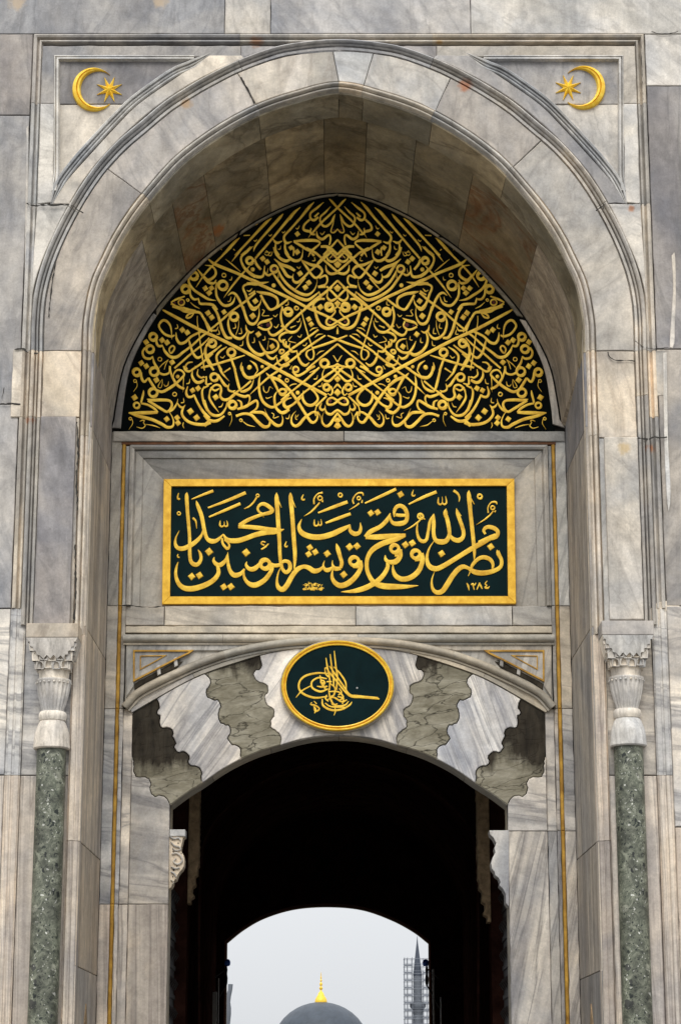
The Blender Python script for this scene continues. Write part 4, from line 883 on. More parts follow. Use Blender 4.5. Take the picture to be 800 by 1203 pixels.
# ---- lunette (tympanum) inscription
pz = P(398, 505, B)
lun = thing('lunette_inscription', (pz.x, B, pz.z), 'black half-round lunette filled with dense mirrored gold Arabic calligraphy under the arch', 'inscription panel')
YT = B+.03
Tb = toW(T_, YT); 
slab2('board', [Tb[0]]+Tb[1:-1:2]+[Tb[-1], (Tb[-1][0], ZP(508, YT)), (Tb[0][0], ZP(508, YT))], YT, .05, BLACKB, lun, gap=-.02, dens=False, bev=.001, tilt=0)
MX = 2052
tiles = {
(0,1640): """O 165,58,32,28;205,60,28 210,110,32 235,148,30 275,112,20;275,112,28 310,170,32 345,225,32;O 320,250,38,26;O 330,52,38,26;368,60,26 420,80,26 470,60,22 478,0,26;
O 150,140,14,8;165,145,8 168,190,8 135,240,5;D 350,130,52;D 145,295,54;365,190,12 380,160,8 405,125,5;405,125,8 405,170,8 390,205,8 365,195,8;
465,145,5 458,180,14 432,190,12 422,170,5;340,220,22 400,242,34 460,215,34 520,175,34 535,150,30;475,20,26 488,70,26 520,140,30 560,190,32 612,215,28;
530,170,26 580,120,28 612,80,24 590,45,24 545,38,22 515,70,16 510,105,8;C 550,98,20;610,60,6 605,130,12 600,245,3;645,190,10 630,250,28 650,290,30 690,285,28 702,268,16;
702,268,22 740,350,28 790,430,34 850,490,36;D 690,228,48;D 742,208,50;D 670,425,56;D 728,485,56;D 545,485,50;D 553,535,50;D 447,498,50;O 522,265,18,10;
262,312,10 310,320,34 400,318,36 470,325,30 496,355,28 485,400,32 450,430,30 400,405,32 330,362,32 270,325,26;470,430,26 512,400,26 545,345,14 552,308,5;
550,350,12 570,380,24 600,390,26 622,365,6;602,390,24 590,450,30 630,508,34 700,542,36 800,550,38 860,530,38;230,228,6 226,262,26 205,345,24;O 165,370,26,20;
205,350,22 270,365,26 330,400,30 362,436,26;362,436,30 300,438,40 200,440,40 90,440,14;92,440,14 180,470,36 300,500,38 400,545,38 450,575,36 500,568,28 512,520,20 490,460,10 460,425,5;
O 105,495,13,10;122,500,8 127,540,8 93,595,4;195,520,6 220,508,12 240,515,10 228,532,10 246,560,12 215,585,12 165,572,5;250,548,6 320,560,14 385,582,5;
605,530,8 598,560,12 612,585,4;605,300,5 608,340,14 582,346,12;665,120,5 658,160,14 632,166,10;608,0,24 625,40,28 660,50,26 690,30,20 722,0,12;
690,40,8 685,90,26 712,140,34 750,155,36 800,130,30;742,30,8 735,80,20 770,110,22 800,100,18;802,190,10 780,240,24 792,330,28 830,420,30""",
(800,1640): """140,0,32 170,70,26 235,142,4;130,80,20 160,130,30 195,180,34 225,190,20 235,165,5;O 95,105,34,24;185,60,14 245,20,20;0,110,8 20,100,14 20,170,26 72,162,12;0,205,20 42,182,16;
280,0,26 300,90,30 325,190,32 345,240,16;340,240,20 380,235,34 430,205,28 455,160,14 467,115,4;345,220,20 440,140,24;360,0,10 365,60,34 400,105,38 450,108,40 500,85,30 560,45,28 622,0,28;
488,0,5 502,40,16 470,90,12;C 422,15,22;45,275,8 60,222,24 100,180,24 145,185,28 160,230,28 150,280,30 180,315,34 230,310,34 290,260,34 330,225,16;60,200,16 100,230,24 142,210,14;
50,250,14 48,300,26 80,360,26 138,437,4;D 108,292,54;230,172,6 225,220,22 260,240,24 292,230,10;270,245,8 320,270,30 380,288,34 420,278,26 427,320,18 410,352,5;O 265,365,34,30;
310,320,8 345,340,26 352,400,28;310,405,26 380,385,36 440,350,34 490,325,30 502,370,24 480,410,24 432,440,18;430,440,16 500,435,34 560,445,36 620,510,34 680,558,38 725,550,28 738,500,14 725,450,4;
298,470,30 370,448,30 440,460,36 500,520,38 560,570,40 608,560,30 617,510,20 600,478,14 565,400,4;178,345,5 162,380,14 135,385,10;O 238,448,12,10;256,455,8 258,510,8 235,567,4;
O 345,510,13,10;362,520,8 410,555,14 477,570,4;0,320,26 30,410,30 80,460,34 150,460,30 200,400,20 215,330,4;0,460,34 50,510,38 120,515,34 190,470,20;0,560,44 55,515,38;
525,85,6 515,150,26 520,250,30 550,330,34 600,375,34 650,385,30 720,340,24 800,270,20;582,65,8 620,100,34 700,130,40 770,185,34;775,190,22 772,240,26 735,265,30 700,240,22 720,215,14 765,212,12;
630,110,28 670,180,30 700,245,22;682,240,8 660,290,26 670,380,30 710,430,36 750,440,34 800,410,26;430,267,4 500,200,20 600,110,24 700,40,26 740,0,26;
555,188,6 560,230,14 585,250,12 605,230,10 615,195,8 645,212,4;580,292,10 590,305,14 640,285,5;C 708,97,20;O 778,135,14,10;800,305,12 765,320,20 742,355,24 765,392,26 800,388,24;
632,440,8 655,455,12 650,490,12 700,475,10""",
(1520,1640): """O 140,32,26,18;R 140,28,16;110,50,22 150,90,32 200,75,28 280,20,28 320,0,24;100,240,20 200,160,24 280,90,26 362,12,22;270,62,8 350,28,20;
150,310,18 230,240,22 300,190,26 400,110,28 500,40,26 545,0,24;415,12,4 390,80,16 405,130,26 450,142,30 505,95,26 560,35,26 600,0,26;D 532,122,50;D 533,248,58;495,212,10 515,188,22 534,170,24;
O 430,200,28,26;468,190,22 486,235,24 468,275,16 440,255,8;532,325,26 480,298,26 440,320,26 440,358,28 485,362,26 534,330,26;R 462,328,18;
280,215,14 325,255,26 348,310,26 312,358,34 270,370,36 230,350,34 205,300,28 212,228,4;430,282,20 380,330,24 330,378,26;335,375,14 322,430,16 328,470,12;
0,150,22 60,200,30 130,290,34 200,400,34 250,480,34 290,530,36 328,518,26 346,470,20 335,435,24 300,435,26 265,455,28 220,490,34 170,550,38 130,565,34 100,530,26 105,470,14 142,422,4;
345,430,18 370,470,10 372,502,4;345,85,5 335,120,14 308,122,10;390,155,5 378,190,14 350,192,10;80,190,8 110,172,14 148,168,8;O 57,135,16,11;C 158,250,22;140,455,5 138,495,14 155,505,8;165,455,5 150,480,10;
100,300,10 50,310,20 30,350,26 52,385,30 100,370,28 150,330,26 195,290,20;0,440,30 50,422,26 92,380,10;O 15,245,30,18;0,322,16 60,270,18 112,228,18;
385,348,6 366,390,26 390,415,28 415,395,14 415,365,4;415,395,10 430,440,28 470,455,32 505,430,28 534,412,26;534,440,22 500,490,30 460,550,36 420,565,30 390,530,24 388,480,10 405,430,4;
D 537,510,48;D 537,562,52;82,455,5 72,495,14 46,490,10""",
(80,1080): """420,0,20 490,20,30 540,45,34 620,50,34 680,60,30 720,120,28 770,200,26 792,240,18;625,60,16 575,70,24 550,105,20 590,100,22 622,65,10;655,88,8 655,150,10 670,250,14 690,400,16 710,520,18 722,600,12;
D 755,60,50;D 790,100,50;D 513,218,50;D 560,243,50;D 323,315,50;D 370,337,50;D 173,333,50;D 418,523,50;D 128,530,50;D 175,560,50;
415,308,5 412,240,14 400,180,24 370,140,30 330,130,30 295,170,26 305,210,26 350,260,28 410,280,30 442,268,16;455,243,8 460,300,28 490,345,34 540,335,32 600,280,28 690,235,26;465,165,5 472,200,14 445,207,12;
O 240,285,32,28;276,275,22 270,330,28 290,370,30 332,368,26;330,370,10 350,420,30 400,470,36 460,475,36 520,430,30 600,370,26 700,280,24 765,235,22;402,440,18 390,400,18 420,368,22 442,390,20 420,430,22 402,440,14;
O 210,400,34,26;165,385,22 140,430,26 160,480,30 210,490,28 237,468,12;235,470,10 250,530,28 290,592,30;O 303,495,18,8;300,572,8 330,540,12 385,498,6;385,498,5 360,540,10 345,590,8;
575,308,10 585,350,26 610,430,28 650,480,32 690,470,26 722,430,14;440,580,22 520,510,24 600,440,24 700,360,22 768,292,12;800,330,24 750,350,24 735,400,20 742,460,20 800,565,24;
612,522,12 570,530,20 545,560,20 560,592,20;600,600,20 700,530,24 800,440,24;690,575,22 800,548,24""",
(800,1080): """0,110,26 30,190,26 45,232,20;40,230,20 150,140,24 250,50,24 325,-5,20;D 37,60,48;D 70,102,48;D 185,50,46;D 455,88,54;D 508,260,50;D 638,375,50;D 775,490,48;C 425,570,24;
80,0,26 120,60,30 150,150,34 170,220,34 210,290,36 262,295,26;132,188,5 112,225,20 60,222,16;O 280,95,36,28;230,110,12 225,170,26 250,250,30 300,295,34 350,300,30 390,260,20 402,225,6;325,130,5 320,200,10 295,270,6;
290,158,5 296,198,14 270,205,10;345,200,5 352,250,14 325,254,10;365,322,5 358,365,14 333,368,10;135,218,5 143,258,14 118,260,10;470,292,5 472,335,14 450,338,10;568,278,5 572,312,14 548,315,10;
390,172,6 400,220,26 435,245,24 467,228,5;420,240,18 405,300,26 420,370,32 470,430,36 530,455,40 580,428,28;365,0,26 380,60,30 410,140,34 450,165,36 490,145,28 515,80,16 515,0,6;430,-4,22 460,15,26 502,0,18;
500,180,12 530,150,28 600,130,34 642,108,6;505,190,24 560,215,26 602,212,26 632,180,20 620,140,20;R 602,172,24;R 538,178,12;600,220,22 620,260,26 660,268,32 720,230,32 792,165,26;
515,325,6 540,380,26 580,430,28 640,430,30 692,390,26 690,340,24 650,310,20 603,303,6;605,320,5 592,405,8;580,440,24 610,480,32 650,490,28 682,458,6;735,0,18 720,80,26 730,150,26 752,205,24;
800,238,24 730,258,22 705,300,26 730,330,28 762,308,10;770,325,18 768,370,30 800,380,24;O 725,425,20,12;650,560,20 720,500,22 800,440,22;680,475,10 700,540,24 760,560,28 800,540,24;
545,28,6 565,40,12 545,85,10 610,85,8;690,70,6 668,96,14 648,80,6;700,165,6 678,200,14 655,185,6;O 75,345,34,26;25,462,22 90,420,26 162,362,14;40,350,20 8,400,22 10,460,24 40,530,26 90,600,26;
212,378,10 150,420,26 115,470,26 130,540,28 162,600,28;O 255,432,34,26;245,468,22 270,540,28 292,600,28;0,570,24 100,545,26 250,500,28 382,458,10;195,460,6 172,486,14 150,470,6;352,525,6 345,570,24 355,605,26;
430,508,6 480,545,28 502,600,16;C 545,565,18;O 790,45,30,24;560,592,14 640,552,26""",
(1520,1080): """O 70,50,34,28;O 150,15,16,10;50,180,24 120,120,28 220,30,28 262,-5,24;0,270,24 50,240,24;188,25,8 210,110,12 250,250,16 290,370,16 310,440,20 300,490,18 270,502,12;300,398,8 250,420,20 240,460,24 272,502,18;
D 262,118,48;D 285,165,48;D 52,493,50;180,110,5 172,142,14 148,142,6;195,262,6 180,290,14 158,275,6;245,342,6 228,370,14 205,362,6;195,132,4 180,190,16 140,235,30 80,240,32 30,200,20 0,180,20;90,200,18 142,178,8;
320,0,26 330,80,32 370,170,36 430,205,38 490,195,26 532,165,8;532,140,22 470,178,26 430,160,28 435,120,24 478,92,20;R 460,143,14;O 465,15,30,22;500,18,20 510,50,20 478,92,18;530,195,5 538,242,14 522,257,10;
270,232,4 300,207,14 347,198,4;318,292,4 350,264,14 397,258,4;333,457,4 365,427,14 407,414,4;105,395,26 200,330,26 352,218,22;0,480,24 105,400,26;180,435,24 300,350,26 417,272,18;0,560,26 80,520,26 185,438,26;
300,392,24 430,350,28 532,310,26 625,272,14;240,592,18 350,500,22 532,352,22;20,305,10 30,360,28 70,380,26 87,345,5;70,370,18 100,422,30 152,418,16;150,408,6 160,470,26 190,530,34 230,555,32 267,528,8;
0,330,20 32,318,12;105,278,6 72,322,12 142,342,8;532,522,14 500,470,10 488,458,4;O 410,535,36,28;440,572,20 500,560,26 534,538,22;105,555,5 85,590,12;O 15,420,18,9""",
(480,520): """575,0,20 440,130,22 320,260,22 243,377,5;690,0,12 630,70,20 578,137,4;520,113,5 590,170,16 660,230,6;760,0,30 720,40,30 670,90,26 670,140,26 710,210,32 800,280,36;745,178,10 670,260,22 580,370,22 503,477,4;
O 748,128,30,28;C 775,210,20;328,170,5 390,180,20 425,220,26 420,270,30 360,310,34 315,280,34 243,192,4;320,290,28 360,330,34 410,340,28 432,308,8;O 495,360,40,28;435,330,12 430,400,24 440,470,28 490,540,32 540,550,32 590,520,24 612,458,4;
O 505,265,18,10;580,278,5 575,308,14 555,308,6;572,468,6 562,508,14 540,512,8;D 330,387,48;D 388,385,48;D 365,430,50;O 222,270,34,30;182,265,18 175,330,28 220,400,30 300,455,32 360,490,26 432,503,4;
O 145,395,34,30;185,395,22 190,450,26 220,490,28 267,488,20;265,478,10 280,530,28 340,535,30 400,545,34 440,592,32;5,520,12 60,490,26 137,462,14;8,530,28 60,560,28 120,572,28;O 105,520,28,14;R 105,520,18;R 42,524,12;
120,570,28 180,590,28 240,600,22;O 165,498,12,10;188,518,5 230,555,14 277,578,5;543,455,8 580,430,26 620,450,30 660,520,30 692,600,30;580,600,20 700,515,26 800,430,24;
800,345,28 720,350,26 685,380,24 710,450,28 740,530,30 790,585,30;770,388,6 748,418,14 725,410,6""",
(1200,520): """0,200,20 20,240,32 80,275,36 150,272,30 167,175,6;170,178,6 165,230,20 200,265,28 237,248,18;200,200,5 192,240,10;178,-3,18 80,105,24;75,110,20 90,160,30 132,212,28;D 150,107,48;D 190,138,48;C 55,210,22;C 252,360,22;
D 500,248,50;D 582,335,50;D 550,378,50;D 80,507,50;D 690,565,52;D 473,45,50;D 415,5,44;170,52,5 188,32,10;165,60,6 185,78,10 205,68,10 215,45,5;200,75,8 225,82,12 242,42,5;O 258,205,32,22;R 254,212,18;
240,240,18 290,310,30 350,390,32 430,450,34 520,490,38 580,495,34 640,455,24 682,418,6;300,218,8 320,270,28 370,340,32 440,400,34 510,440,36 570,450,32 620,420,20 650,370,10 662,308,4;298,228,6 295,292,10;
258,112,10 320,160,34 400,190,38 452,222,30;300,150,28 340,210,34 380,270,36 425,282,20 437,252,5;430,280,12 440,320,28 480,332,32 540,280,26 600,220,24 700,130,24 805,35,24;550,290,18 480,370,14 453,397,5;
255,0,26 275,60,30 320,110,34 370,130,36 412,112,22;355,0,18 370,60,28 420,115,34 470,130,34 510,105,24 525,50,10 525,0,5;440,0,6 440,65,6;508,118,8 600,165,34 670,180,36 708,220,26 690,262,26 650,290,28 610,260,28 570,200,30 515,125,16;
655,292,6 662,332,6;680,292,22 740,268,26 757,310,22 740,350,20 690,368,24;670,375,30 742,370,34;560,8,24 640,50,26 700,100,26 850,232,28;600,40,24 577,92,8;
90,418,10 140,430,34 220,445,36 280,480,32 292,530,26 270,570,24 220,588,30 180,540,30 130,450,28;240,590,22 310,550,28 402,478,22;0,340,26 100,345,42 205,328,6;0,290,24 60,310,30 142,350,34;
0,470,20 30,560,26 70,590,28 120,540,20 137,488,5;20,450,18 77,413,20;45,393,6 22,416,14 0,405,6;390,508,5 388,542,14 362,548,8;635,93,5 640,128,14 615,128,8;505,180,5 492,202,14 470,185,6;
620,592,22 630,530,28 680,490,28 732,490,24;680,418,6 690,482,24;O 775,562,34,28;570,570,20 650,500,24 802,375,26;O 465,575,18,10;328,558,14 345,600,24;370,582,24 422,590,26""",
(1680,520): """272,75,6 282,120,26 330,137,28 380,100,26 450,30,26 470,10,24;298,105,10 352,48,8;R 325,88,16;180,160,20 240,90,24 322,5,24;262,168,6 270,222,26 310,252,34 370,242,28;D 368,162,54;D 370,385,56;D 370,530,50;D 213,565,50;
372,315,22 270,412,24 150,500,22 62,580,20;270,370,22 330,430,26 372,475,26;282,418,5 275,470,22 310,505,30 350,490,28 372,472,22;O 295,565,36,26;300,0,24 370,75,26;325,592,18 372,560,16""",
(1600,0): """530,68,8 500,95,26 450,150,24 300,290,24 215,388,22;387,138,5 340,190,22 290,240,22 300,300,24 340,325,28 390,290,24 415,240,20 430,212,6;425,225,12 410,300,14 390,372,14 420,382,18 452,350,12;R 418,358,12;
322,98,5 260,150,26 200,200,24 200,250,26 232,266,30 272,238,22;275,198,16 237,235,24;290,250,12 288,305,8;190,260,24 140,310,24 135,355,30 190,370,30 207,345,5;200,338,5 202,390,26 242,402,18;205,390,10 178,432,4;
232,96,5 180,150,34 100,250,26 0,360,24;102,146,5 40,200,34 0,260,24;255,368,5 265,420,28 310,445,32 370,405,24 387,440,22 375,502,20;332,373,5 308,402,14 290,385,5;
40,465,20 140,458,36 240,458,34 287,478,20 250,520,24 190,552,28 100,502,30 45,470,22;190,550,26 232,602,28;295,515,28 350,515,34 392,530,26;452,450,20 400,510,24 320,592,20;390,525,22 452,590,26;D 75,395,46;D 75,565,46;
95,318,4 78,350,14 60,340,5;0,530,20 40,540,24 35,602,12""",
(880,0): """252,432,6 200,480,34 90,600,24;552,247,6 490,300,34 350,450,26 210,600,26;662,207,6 620,255,34 480,410,26 400,510,24 383,562,4;802,167,6 760,200,34 600,390,26 500,510,26 420,600,26;377,512,8 320,560,34 270,600,34;
560,438,8 600,480,32 652,463,8;590,490,18 590,550,28 622,600,30;802,258,8 740,340,24 670,420,26 690,480,32 742,468,10;680,480,18 680,540,28 712,600,30;760,470,18 800,480,28;730,520,20 760,530,24 760,602,10;
680,368,5 665,387,14 650,375,5;555,398,5 540,417,14 525,405,5;415,448,5 400,467,14 386,455,5;640,508,5 632,540,14 612,538,6;500,575,5 515,560,10 530,580,10 545,565,5;75,535,14 85,548,6;195,540,14 210,552,6;400,312,8 422,305,6;290,412,12 350,408,10""",
(0,0): """410,1110,16 480,1150,34 740,1290,38 1000,1410,38 1400,1622,40 1720,1795,38 1950,1915,34;840,635,14 910,685,36 1130,775,34 1280,850,36 1340,880,36 1600,1000,36 1760,1085,32 1860,1130,30 1950,1170,30 2052,1222,26""",
}
for (xo, yo), data in tiles.items():
    XO, YO = xo, yo
    script(data, 140, 225, YT, lun, MX, GOLD, 8.0, .009)
XO = YO = 0

# ---- medallion with the calligraphic monogram
pz = P(396.5, 806, B)
med = thing('oval_medallion', (pz.x, B-.1, ZP(806, B)), 'dark green oval medallion with gold rim and gold calligraphic monogram above the doorway', 'medallion')
YM = B-.13
def ell(rx, ry, n=72): return [(396.5+rx*math.cos(6.283185*i/n), 806+ry*math.sin(6.283185*i/n)) for i in range(n)]
slab('board', ell(61, 48.5), YM, .06, TEAL, med, gap=0, dens=False, bev=.001, tilt=0)
ew = toW(ell(60.2, 47.5), YM)[::-1][::-1]
s_ = 1
e0 = ew
sweep2('gold_rim', e0, [(0, .0), (.002, -.018), (.012, -.022), (.020, -.012), (.026, .006), (.032, .006), (.036, -.018), (.048, -.026), (.060, -.016), (.064, 0)], YM, GOLDB, med, back=.12, closed=True)
e1 = toW(ell(66.2, 53.5), YM)
sweep2('stone_backing', e1, [(0, -.0), (.003, -.008), (.010, -.008), (.016, .01)], YM+.02, HOOD, med, back=.14, closed=True)
TUG = """325,145,6 333,200,12 348,280,13 346,340,10;350,123,6 360,200,12 370,262,12 372,320,10;375,103,6 385,200,12 394,262,12 388,340,12;
318,225,6 325,205,8 350,240,12 400,300,13 440,350,13 478,380,14 540,383,18 600,388,18 648,395,10;372,200,6 410,240,12 442,290,12 448,335,8;345,195,6 385,250,12 430,315,12 470,368,12 520,376,12 640,386,6;
335,240,8 270,238,14 200,255,15 165,290,14 163,335,15 195,368,16 260,388,15 335,380,10;143,386,5 180,345,10 240,312,6;330,272,8 280,266,12 240,290,13 243,328,14 290,350,15 335,335,10;
288,250,6 300,300,16 322,332,14;270,318,6 300,322,14 335,318,8;308,280,10 320,300,10 300,310,8;
302,395,8 308,435,15 358,462,16 420,458,14 468,432,12 482,412,5;340,330,8 352,395,13 384,436,13 440,432,12 462,408,5;345,350,8 400,352,12 430,385,12 405,405,10;
335,400,8 370,385,12 420,412,12 452,400,8;320,420,8 350,440,10 400,445,10 440,445,8;350,300,8 380,330,12 372,372,12 350,380,8;395,380,8 430,392,12 425,425,10;405,330,6 420,355,10 400,372,10;
318,205,5 322,240,10 340,262,10;328,290,8 360,290,10;378,440,8 382,470,8 373,495,4;360,400,8 365,430,12 395,425,8;330,370,8 322,392,12 340,410,8;
240,415,6 232,428,10 262,435,12 285,455,12 262,470,14 252,450,8;250,440,8 262,458,14 256,482,5;252,408,5 268,425,9;O 303,292,10,9"""
def med_script():
    for it in TUG.replace('\n', ' ').split(';'):
        it = it.strip()
        if not it: continue
        if it[0] == 'O':
            v = [float(q) for q in it[1:].split(',')]; ring('monogram_stroke', 320+v[0]/5.161, 745+v[1]/5.161, v[2]/5.161, v[3]/5.161, YM, .01, GOLD, med); continue
        pts = [tuple(float(q) for q in t.split(',')) for t in it.split()]
        ribbon('monogram_stroke', [(320+x/5.161, 745+y/5.161, wd/5.161*.86) for x, y, wd in pts], YM, .007*rnd.uniform(.8, 1.2), GOLD, med, 5, 1.0)
med_script()
dot('paint_chip', 419.5, 808.5, 1.4, YM, .003, PALE, med, 6)

# ---- crescent and star emblems
for sgn in (-1, 1):
    px0 = 118 if sgn < 0 else 678; dy = 0 if sgn < 0 else -2.2
    f = (lambda x: x) if sgn < 0 else (lambda x: 796-x)
    bz = P(f(118), 105+dy, .03)
    em = thing('crescent_star_emblem', (bz.x, .02, bz.z), 'gilded crescent and eight-pointed star on the %s spandrel, opening to the %s' % (('left', 'right') if sgn < 0 else ('right', 'left')), 'emblem', 'gilded crescent and star emblems in the arch spandrels')
    def cpt(t, o): # outline points; o = outer/inner/ridge
        cx, cy, r = {0: (110.2, 105, 25.6), 1: (116.3, 104.6, 21.2)}[o]
        return cx+r*math.cos(t), cy+r*math.sin(t)
    n = 40; a0, a1 = R(45), R(315); b0, b1 = R(52), R(308); V, F = [], []
    for i in range(n+1):
        s = i/n; t0 = a0+(a1-a0)*s; t1 = b0+(b1-b0)*s
        o_, i_ = cpt(t0, 0), cpt(t1, 1)
        wd = math.hypot(o_[0]-i_[0], o_[1]-i_[1]); hh = .012+.006*wd
        for u, h_ in ((0, 0), (.12, hh*.7), (.3, hh*.85), (.5, hh), (.58, hh*.55), (.66, hh*.9), (.86, hh*.75), (1, 0)):
            x, y = o_[0]+(i_[0]-o_[0])*u, o_[1]+(i_[1]-o_[1])*u; p = P(f(x), y+dy, .03); V.append((p.x, .034-h_ if h_ else .04, p.z))
    m = 8
    for i in range(n):
        for k in range(m-1): F.append((i*m+k, i*m+k+1, (i+1)*m+k+1, (i+1)*m+k))
    F += [tuple(range(m)), tuple(range(n*m, n*m+m))]
    link('crescent', V, F, GOLDB, em, True, .35)
    V, F = [], []; cx, cy = 128.6, 104.8
    for i in range(16):
        r = 16 if i % 2 == 0 else 5.6; t = R(22.5)+6.283185*i/16; p = P(f(cx+r*math.cos(t)), cy+dy+r*math.sin(t), .03)
        V.append((p.x, .018 if i % 2 == 0 else .026, p.z))
    for i in range(16): x, y, z = V[i]; V.append((x, .04, z))
    p = P(f(cx), cy+dy, .03); V.append((p.x, -.015, p.z))
    for i in range(16): j = (i+1) % 16; F += [(i, j, 32), (i, 16+i, 16+j, j)]
    link('star', V, F, GOLDB, em)

# ================================================================ corner columns
def column(sgn):
    f = (lambda x: x) if sgn < 0 else (lambda x: 796-x)
    yo = 0 if sgn < 0 else 0
    xc = XP(f(63.5), 800); dyp = 0 if sgn < 0 else 5
    xc = XP(f(64) if sgn < 0 else 735, 800)
    yc = -.05; 
    o = thing('corner_column', (xc, yc, 0), 'engaged green speckled breccia column with carved marble capital, on the %s of the arch' % ('left' if sgn < 0 else 'right'), 'column', 'corner columns of the gateway')
    Z = lambda py: ZP(py+(0 if sgn < 0 else -3), -.1)
    r0 = .172
    lathe('shaft', [(r0*1.01, .25)]+[(r0*(1.01-.02*k/10), .25+(Z(879)-.25)*k/10) for k in range(1, 11)], (xc, yc), VERDE, o, 40)
    lathe('base', [(.27, 0), (.27, .1), (.23, .14), (.25, .2), (.19, .26), (.19, .3)], (xc, yc), CAPM, o, 40)
    # bell collar with shallow leaves
    pr = [(.200, Z(880.5)), (.214, Z(879)), (.214, Z(877)), (.205, Z(873)), (.203, Z(868)), (.196, Z(862)), (.180, Z(856)), (.158, Z(850)), (.140, Z(846.5)), (.13, Z(845))]
    lathe('collar_bell', pr, (xc, yc), CAPM, o, 96, lambda k, t: 1+(.02*abs(math.sin(6*t)) if 3 <= k <= 7 else 0)+(.012*math.cos(24*t) if 2 <= k <= 5 else 0))
    lathe('collar_ring', [(.13, Z(847.5)), (.152, Z(846.5)), (.163, Z(843.5)), (.165, Z(841)), (.160, Z(838)), (.145, Z(836.2)), (.12, Z(835.8))], (xc, yc), CAPM, o, 96, lambda k, t: 1+.012*math.cos(20*t))
    # fluted vase
    vs = [(.128, Z(836.5)), (.135, Z(833)), (.152, Z(828)), (.170, Z(821)), (.186, Z(814)), (.197, Z(807)), (.203, Z(801.5)), (.208, Z(800.5)), (.206, Z(799)), (.198, Z(798.5))]
    lathe('fluted_vase', vs, (xc, yc), CAPM, o, 160, lambda k, t: 1-(.085*abs(math.sin(10*t))**3 if k <= 5 else 0))
    # core of the stalactite part: round -> square
    V, F = [], []; lv = [(.195, 0, Z(799)), (.205, .15, Z(789)), (.225, .5, Z(778)), (.255, .8, Z(768)), (.29, 1, Z(757)), (.30, 1, Z(754))]; sg = 64
    for (r, q, z) in lv:
        for i in range(sg):
            t = 6.283185*i/sg; c, s = math.cos(t), math.sin(t); k = 1/max(abs(c), abs(s)); k = 1+(k-1)*q; V.append((xc+(r-.025)*c*k, yc+(r-.025)*s*k, z))
    for k in range(len(lv)-1):
        for i in range(sg): j = (i+1) % sg; F.append((k*sg+i, k*sg+j, (k+1)*sg+j, (k+1)*sg+i))
    F += [tuple(range(sg)), tuple(range((len(lv)-1)*sg, len(lv)*sg))]
    capo = link('capital', V, F, CAPM, o, True, .5)
    # stalactite cells: little arched pieces in tiers, and the plain stepped field above them
    def cell(px, pz, wd, ht, dep, ax, mat=CAPM):
        # a carved pocket: square front, rounded-arch hollow; ax 0 front, 1 inner side, 2 outer side
        inn = [(-wd*.36, ht*.12), (0, ht*.06), (wd*.36, ht*.12)]+[(wd*.36*math.cos(t), ht*.48+ht*.40*math.sin(t)) for t in [math.pi*q/8 for q in range(9)]]
        n = len(inn); outl = []
        for x, y in inn:
            dx, dy = x, y-ht*.5; k = min(wd/2/max(1e-6, abs(dx)), ht/2/max(1e-6, abs(dy))); outl.append((dx*k, ht*.5+dy*k))
        V = []
        for pts, dd in ((outl, 0), (inn, 0), ([(x*.8, ht*.5+(y-ht*.5)*.8) for x, y in inn], .05), (outl, .07)):
            for a, b in pts:
                u = px+a; d2 = dep-dd+.012*(b/ht)
                V.append((xc+u, yc-d2, pz+b) if ax == 0 else (xc-sgn*d2, yc+u, pz+b) if ax == 1 else (xc+sgn*d2, yc+u, pz+b))
        F = [tuple(range(2*n, 3*n)), tuple(range(3*n, 4*n))]
        for i in range(n):
            j = (i+1) % n; F += [(i, j, n+j, n+i), (n+i, n+j, 2*n+j, 2*n+i), (i, j, 3*n+j, 3*n+i)]
        link('stalactite_cell', V, F, mat, capo)
    tiers = [(Z(789), Z(779.5), .205, 4, .19), (Z(780), Z(768.5), .232, 5, .235)]
    for ax in (0, 1, 2):
        for z0, z1, dep, n_, half in tiers:
            for k in range(n_):
                wd = 2*half/n_; cell(-half+wd*(k+.5), z0+(.012 if k % 2 else 0), wd*.96, z1-z0, dep, ax)
        for (z0, z1, dep, us) in ((Z(769), Z(758.5), .262, (-.225, .225)), (Z(759), Z(754.5), .285, (-.262, .262))):
            for u in us: cell(u, z0, .075 if abs(u) < .25 else .05, z1-z0, dep, ax)
    # plain field, inverted and stepped
    st = [(-.30, Z(754.3)), (.30, Z(754.3)), (.275, Z(758.5)), (.262, Z(758.8)), (.255, Z(764)), (.225, Z(764.5)), (.215, Z(768.5)), (.19, Z(769)), (.185, Z(773)), (.15, Z(773.5)), (.14, Z(778.5)), (.10, Z(774)), (.06, Z(778)), (.02, Z(773.5)), (-.02, Z(777.5)), (-.06, Z(773.5)), (-.10, Z(778)), (-.14, Z(774)), (-.18, Z(773)), (-.19, Z(769)), (-.215, Z(768.5)), (-.225, Z(764.5)), (-.255, Z(764)), (-.262, Z(758.8)), (-.275, Z(758.5))]
    for ax in (0, 1):
        V = []
        for dd in (0, .05):
            for u, z in st:
                tt = (z-Z(779))/(Z(754)-Z(779)); dep = .245+.058*tt-dd
                V.append((xc+u, yc-dep, z) if ax == 0 else (xc-sgn*dep, yc+u, z))
        n = len(st); F = [tuple(range(n)), tuple(range(n, 2*n))]+[(i, (i+1) % n, n+(i+1) % n, n+i) for i in range(n)]
        link('stepped_field', V, F, CAPM, capo)
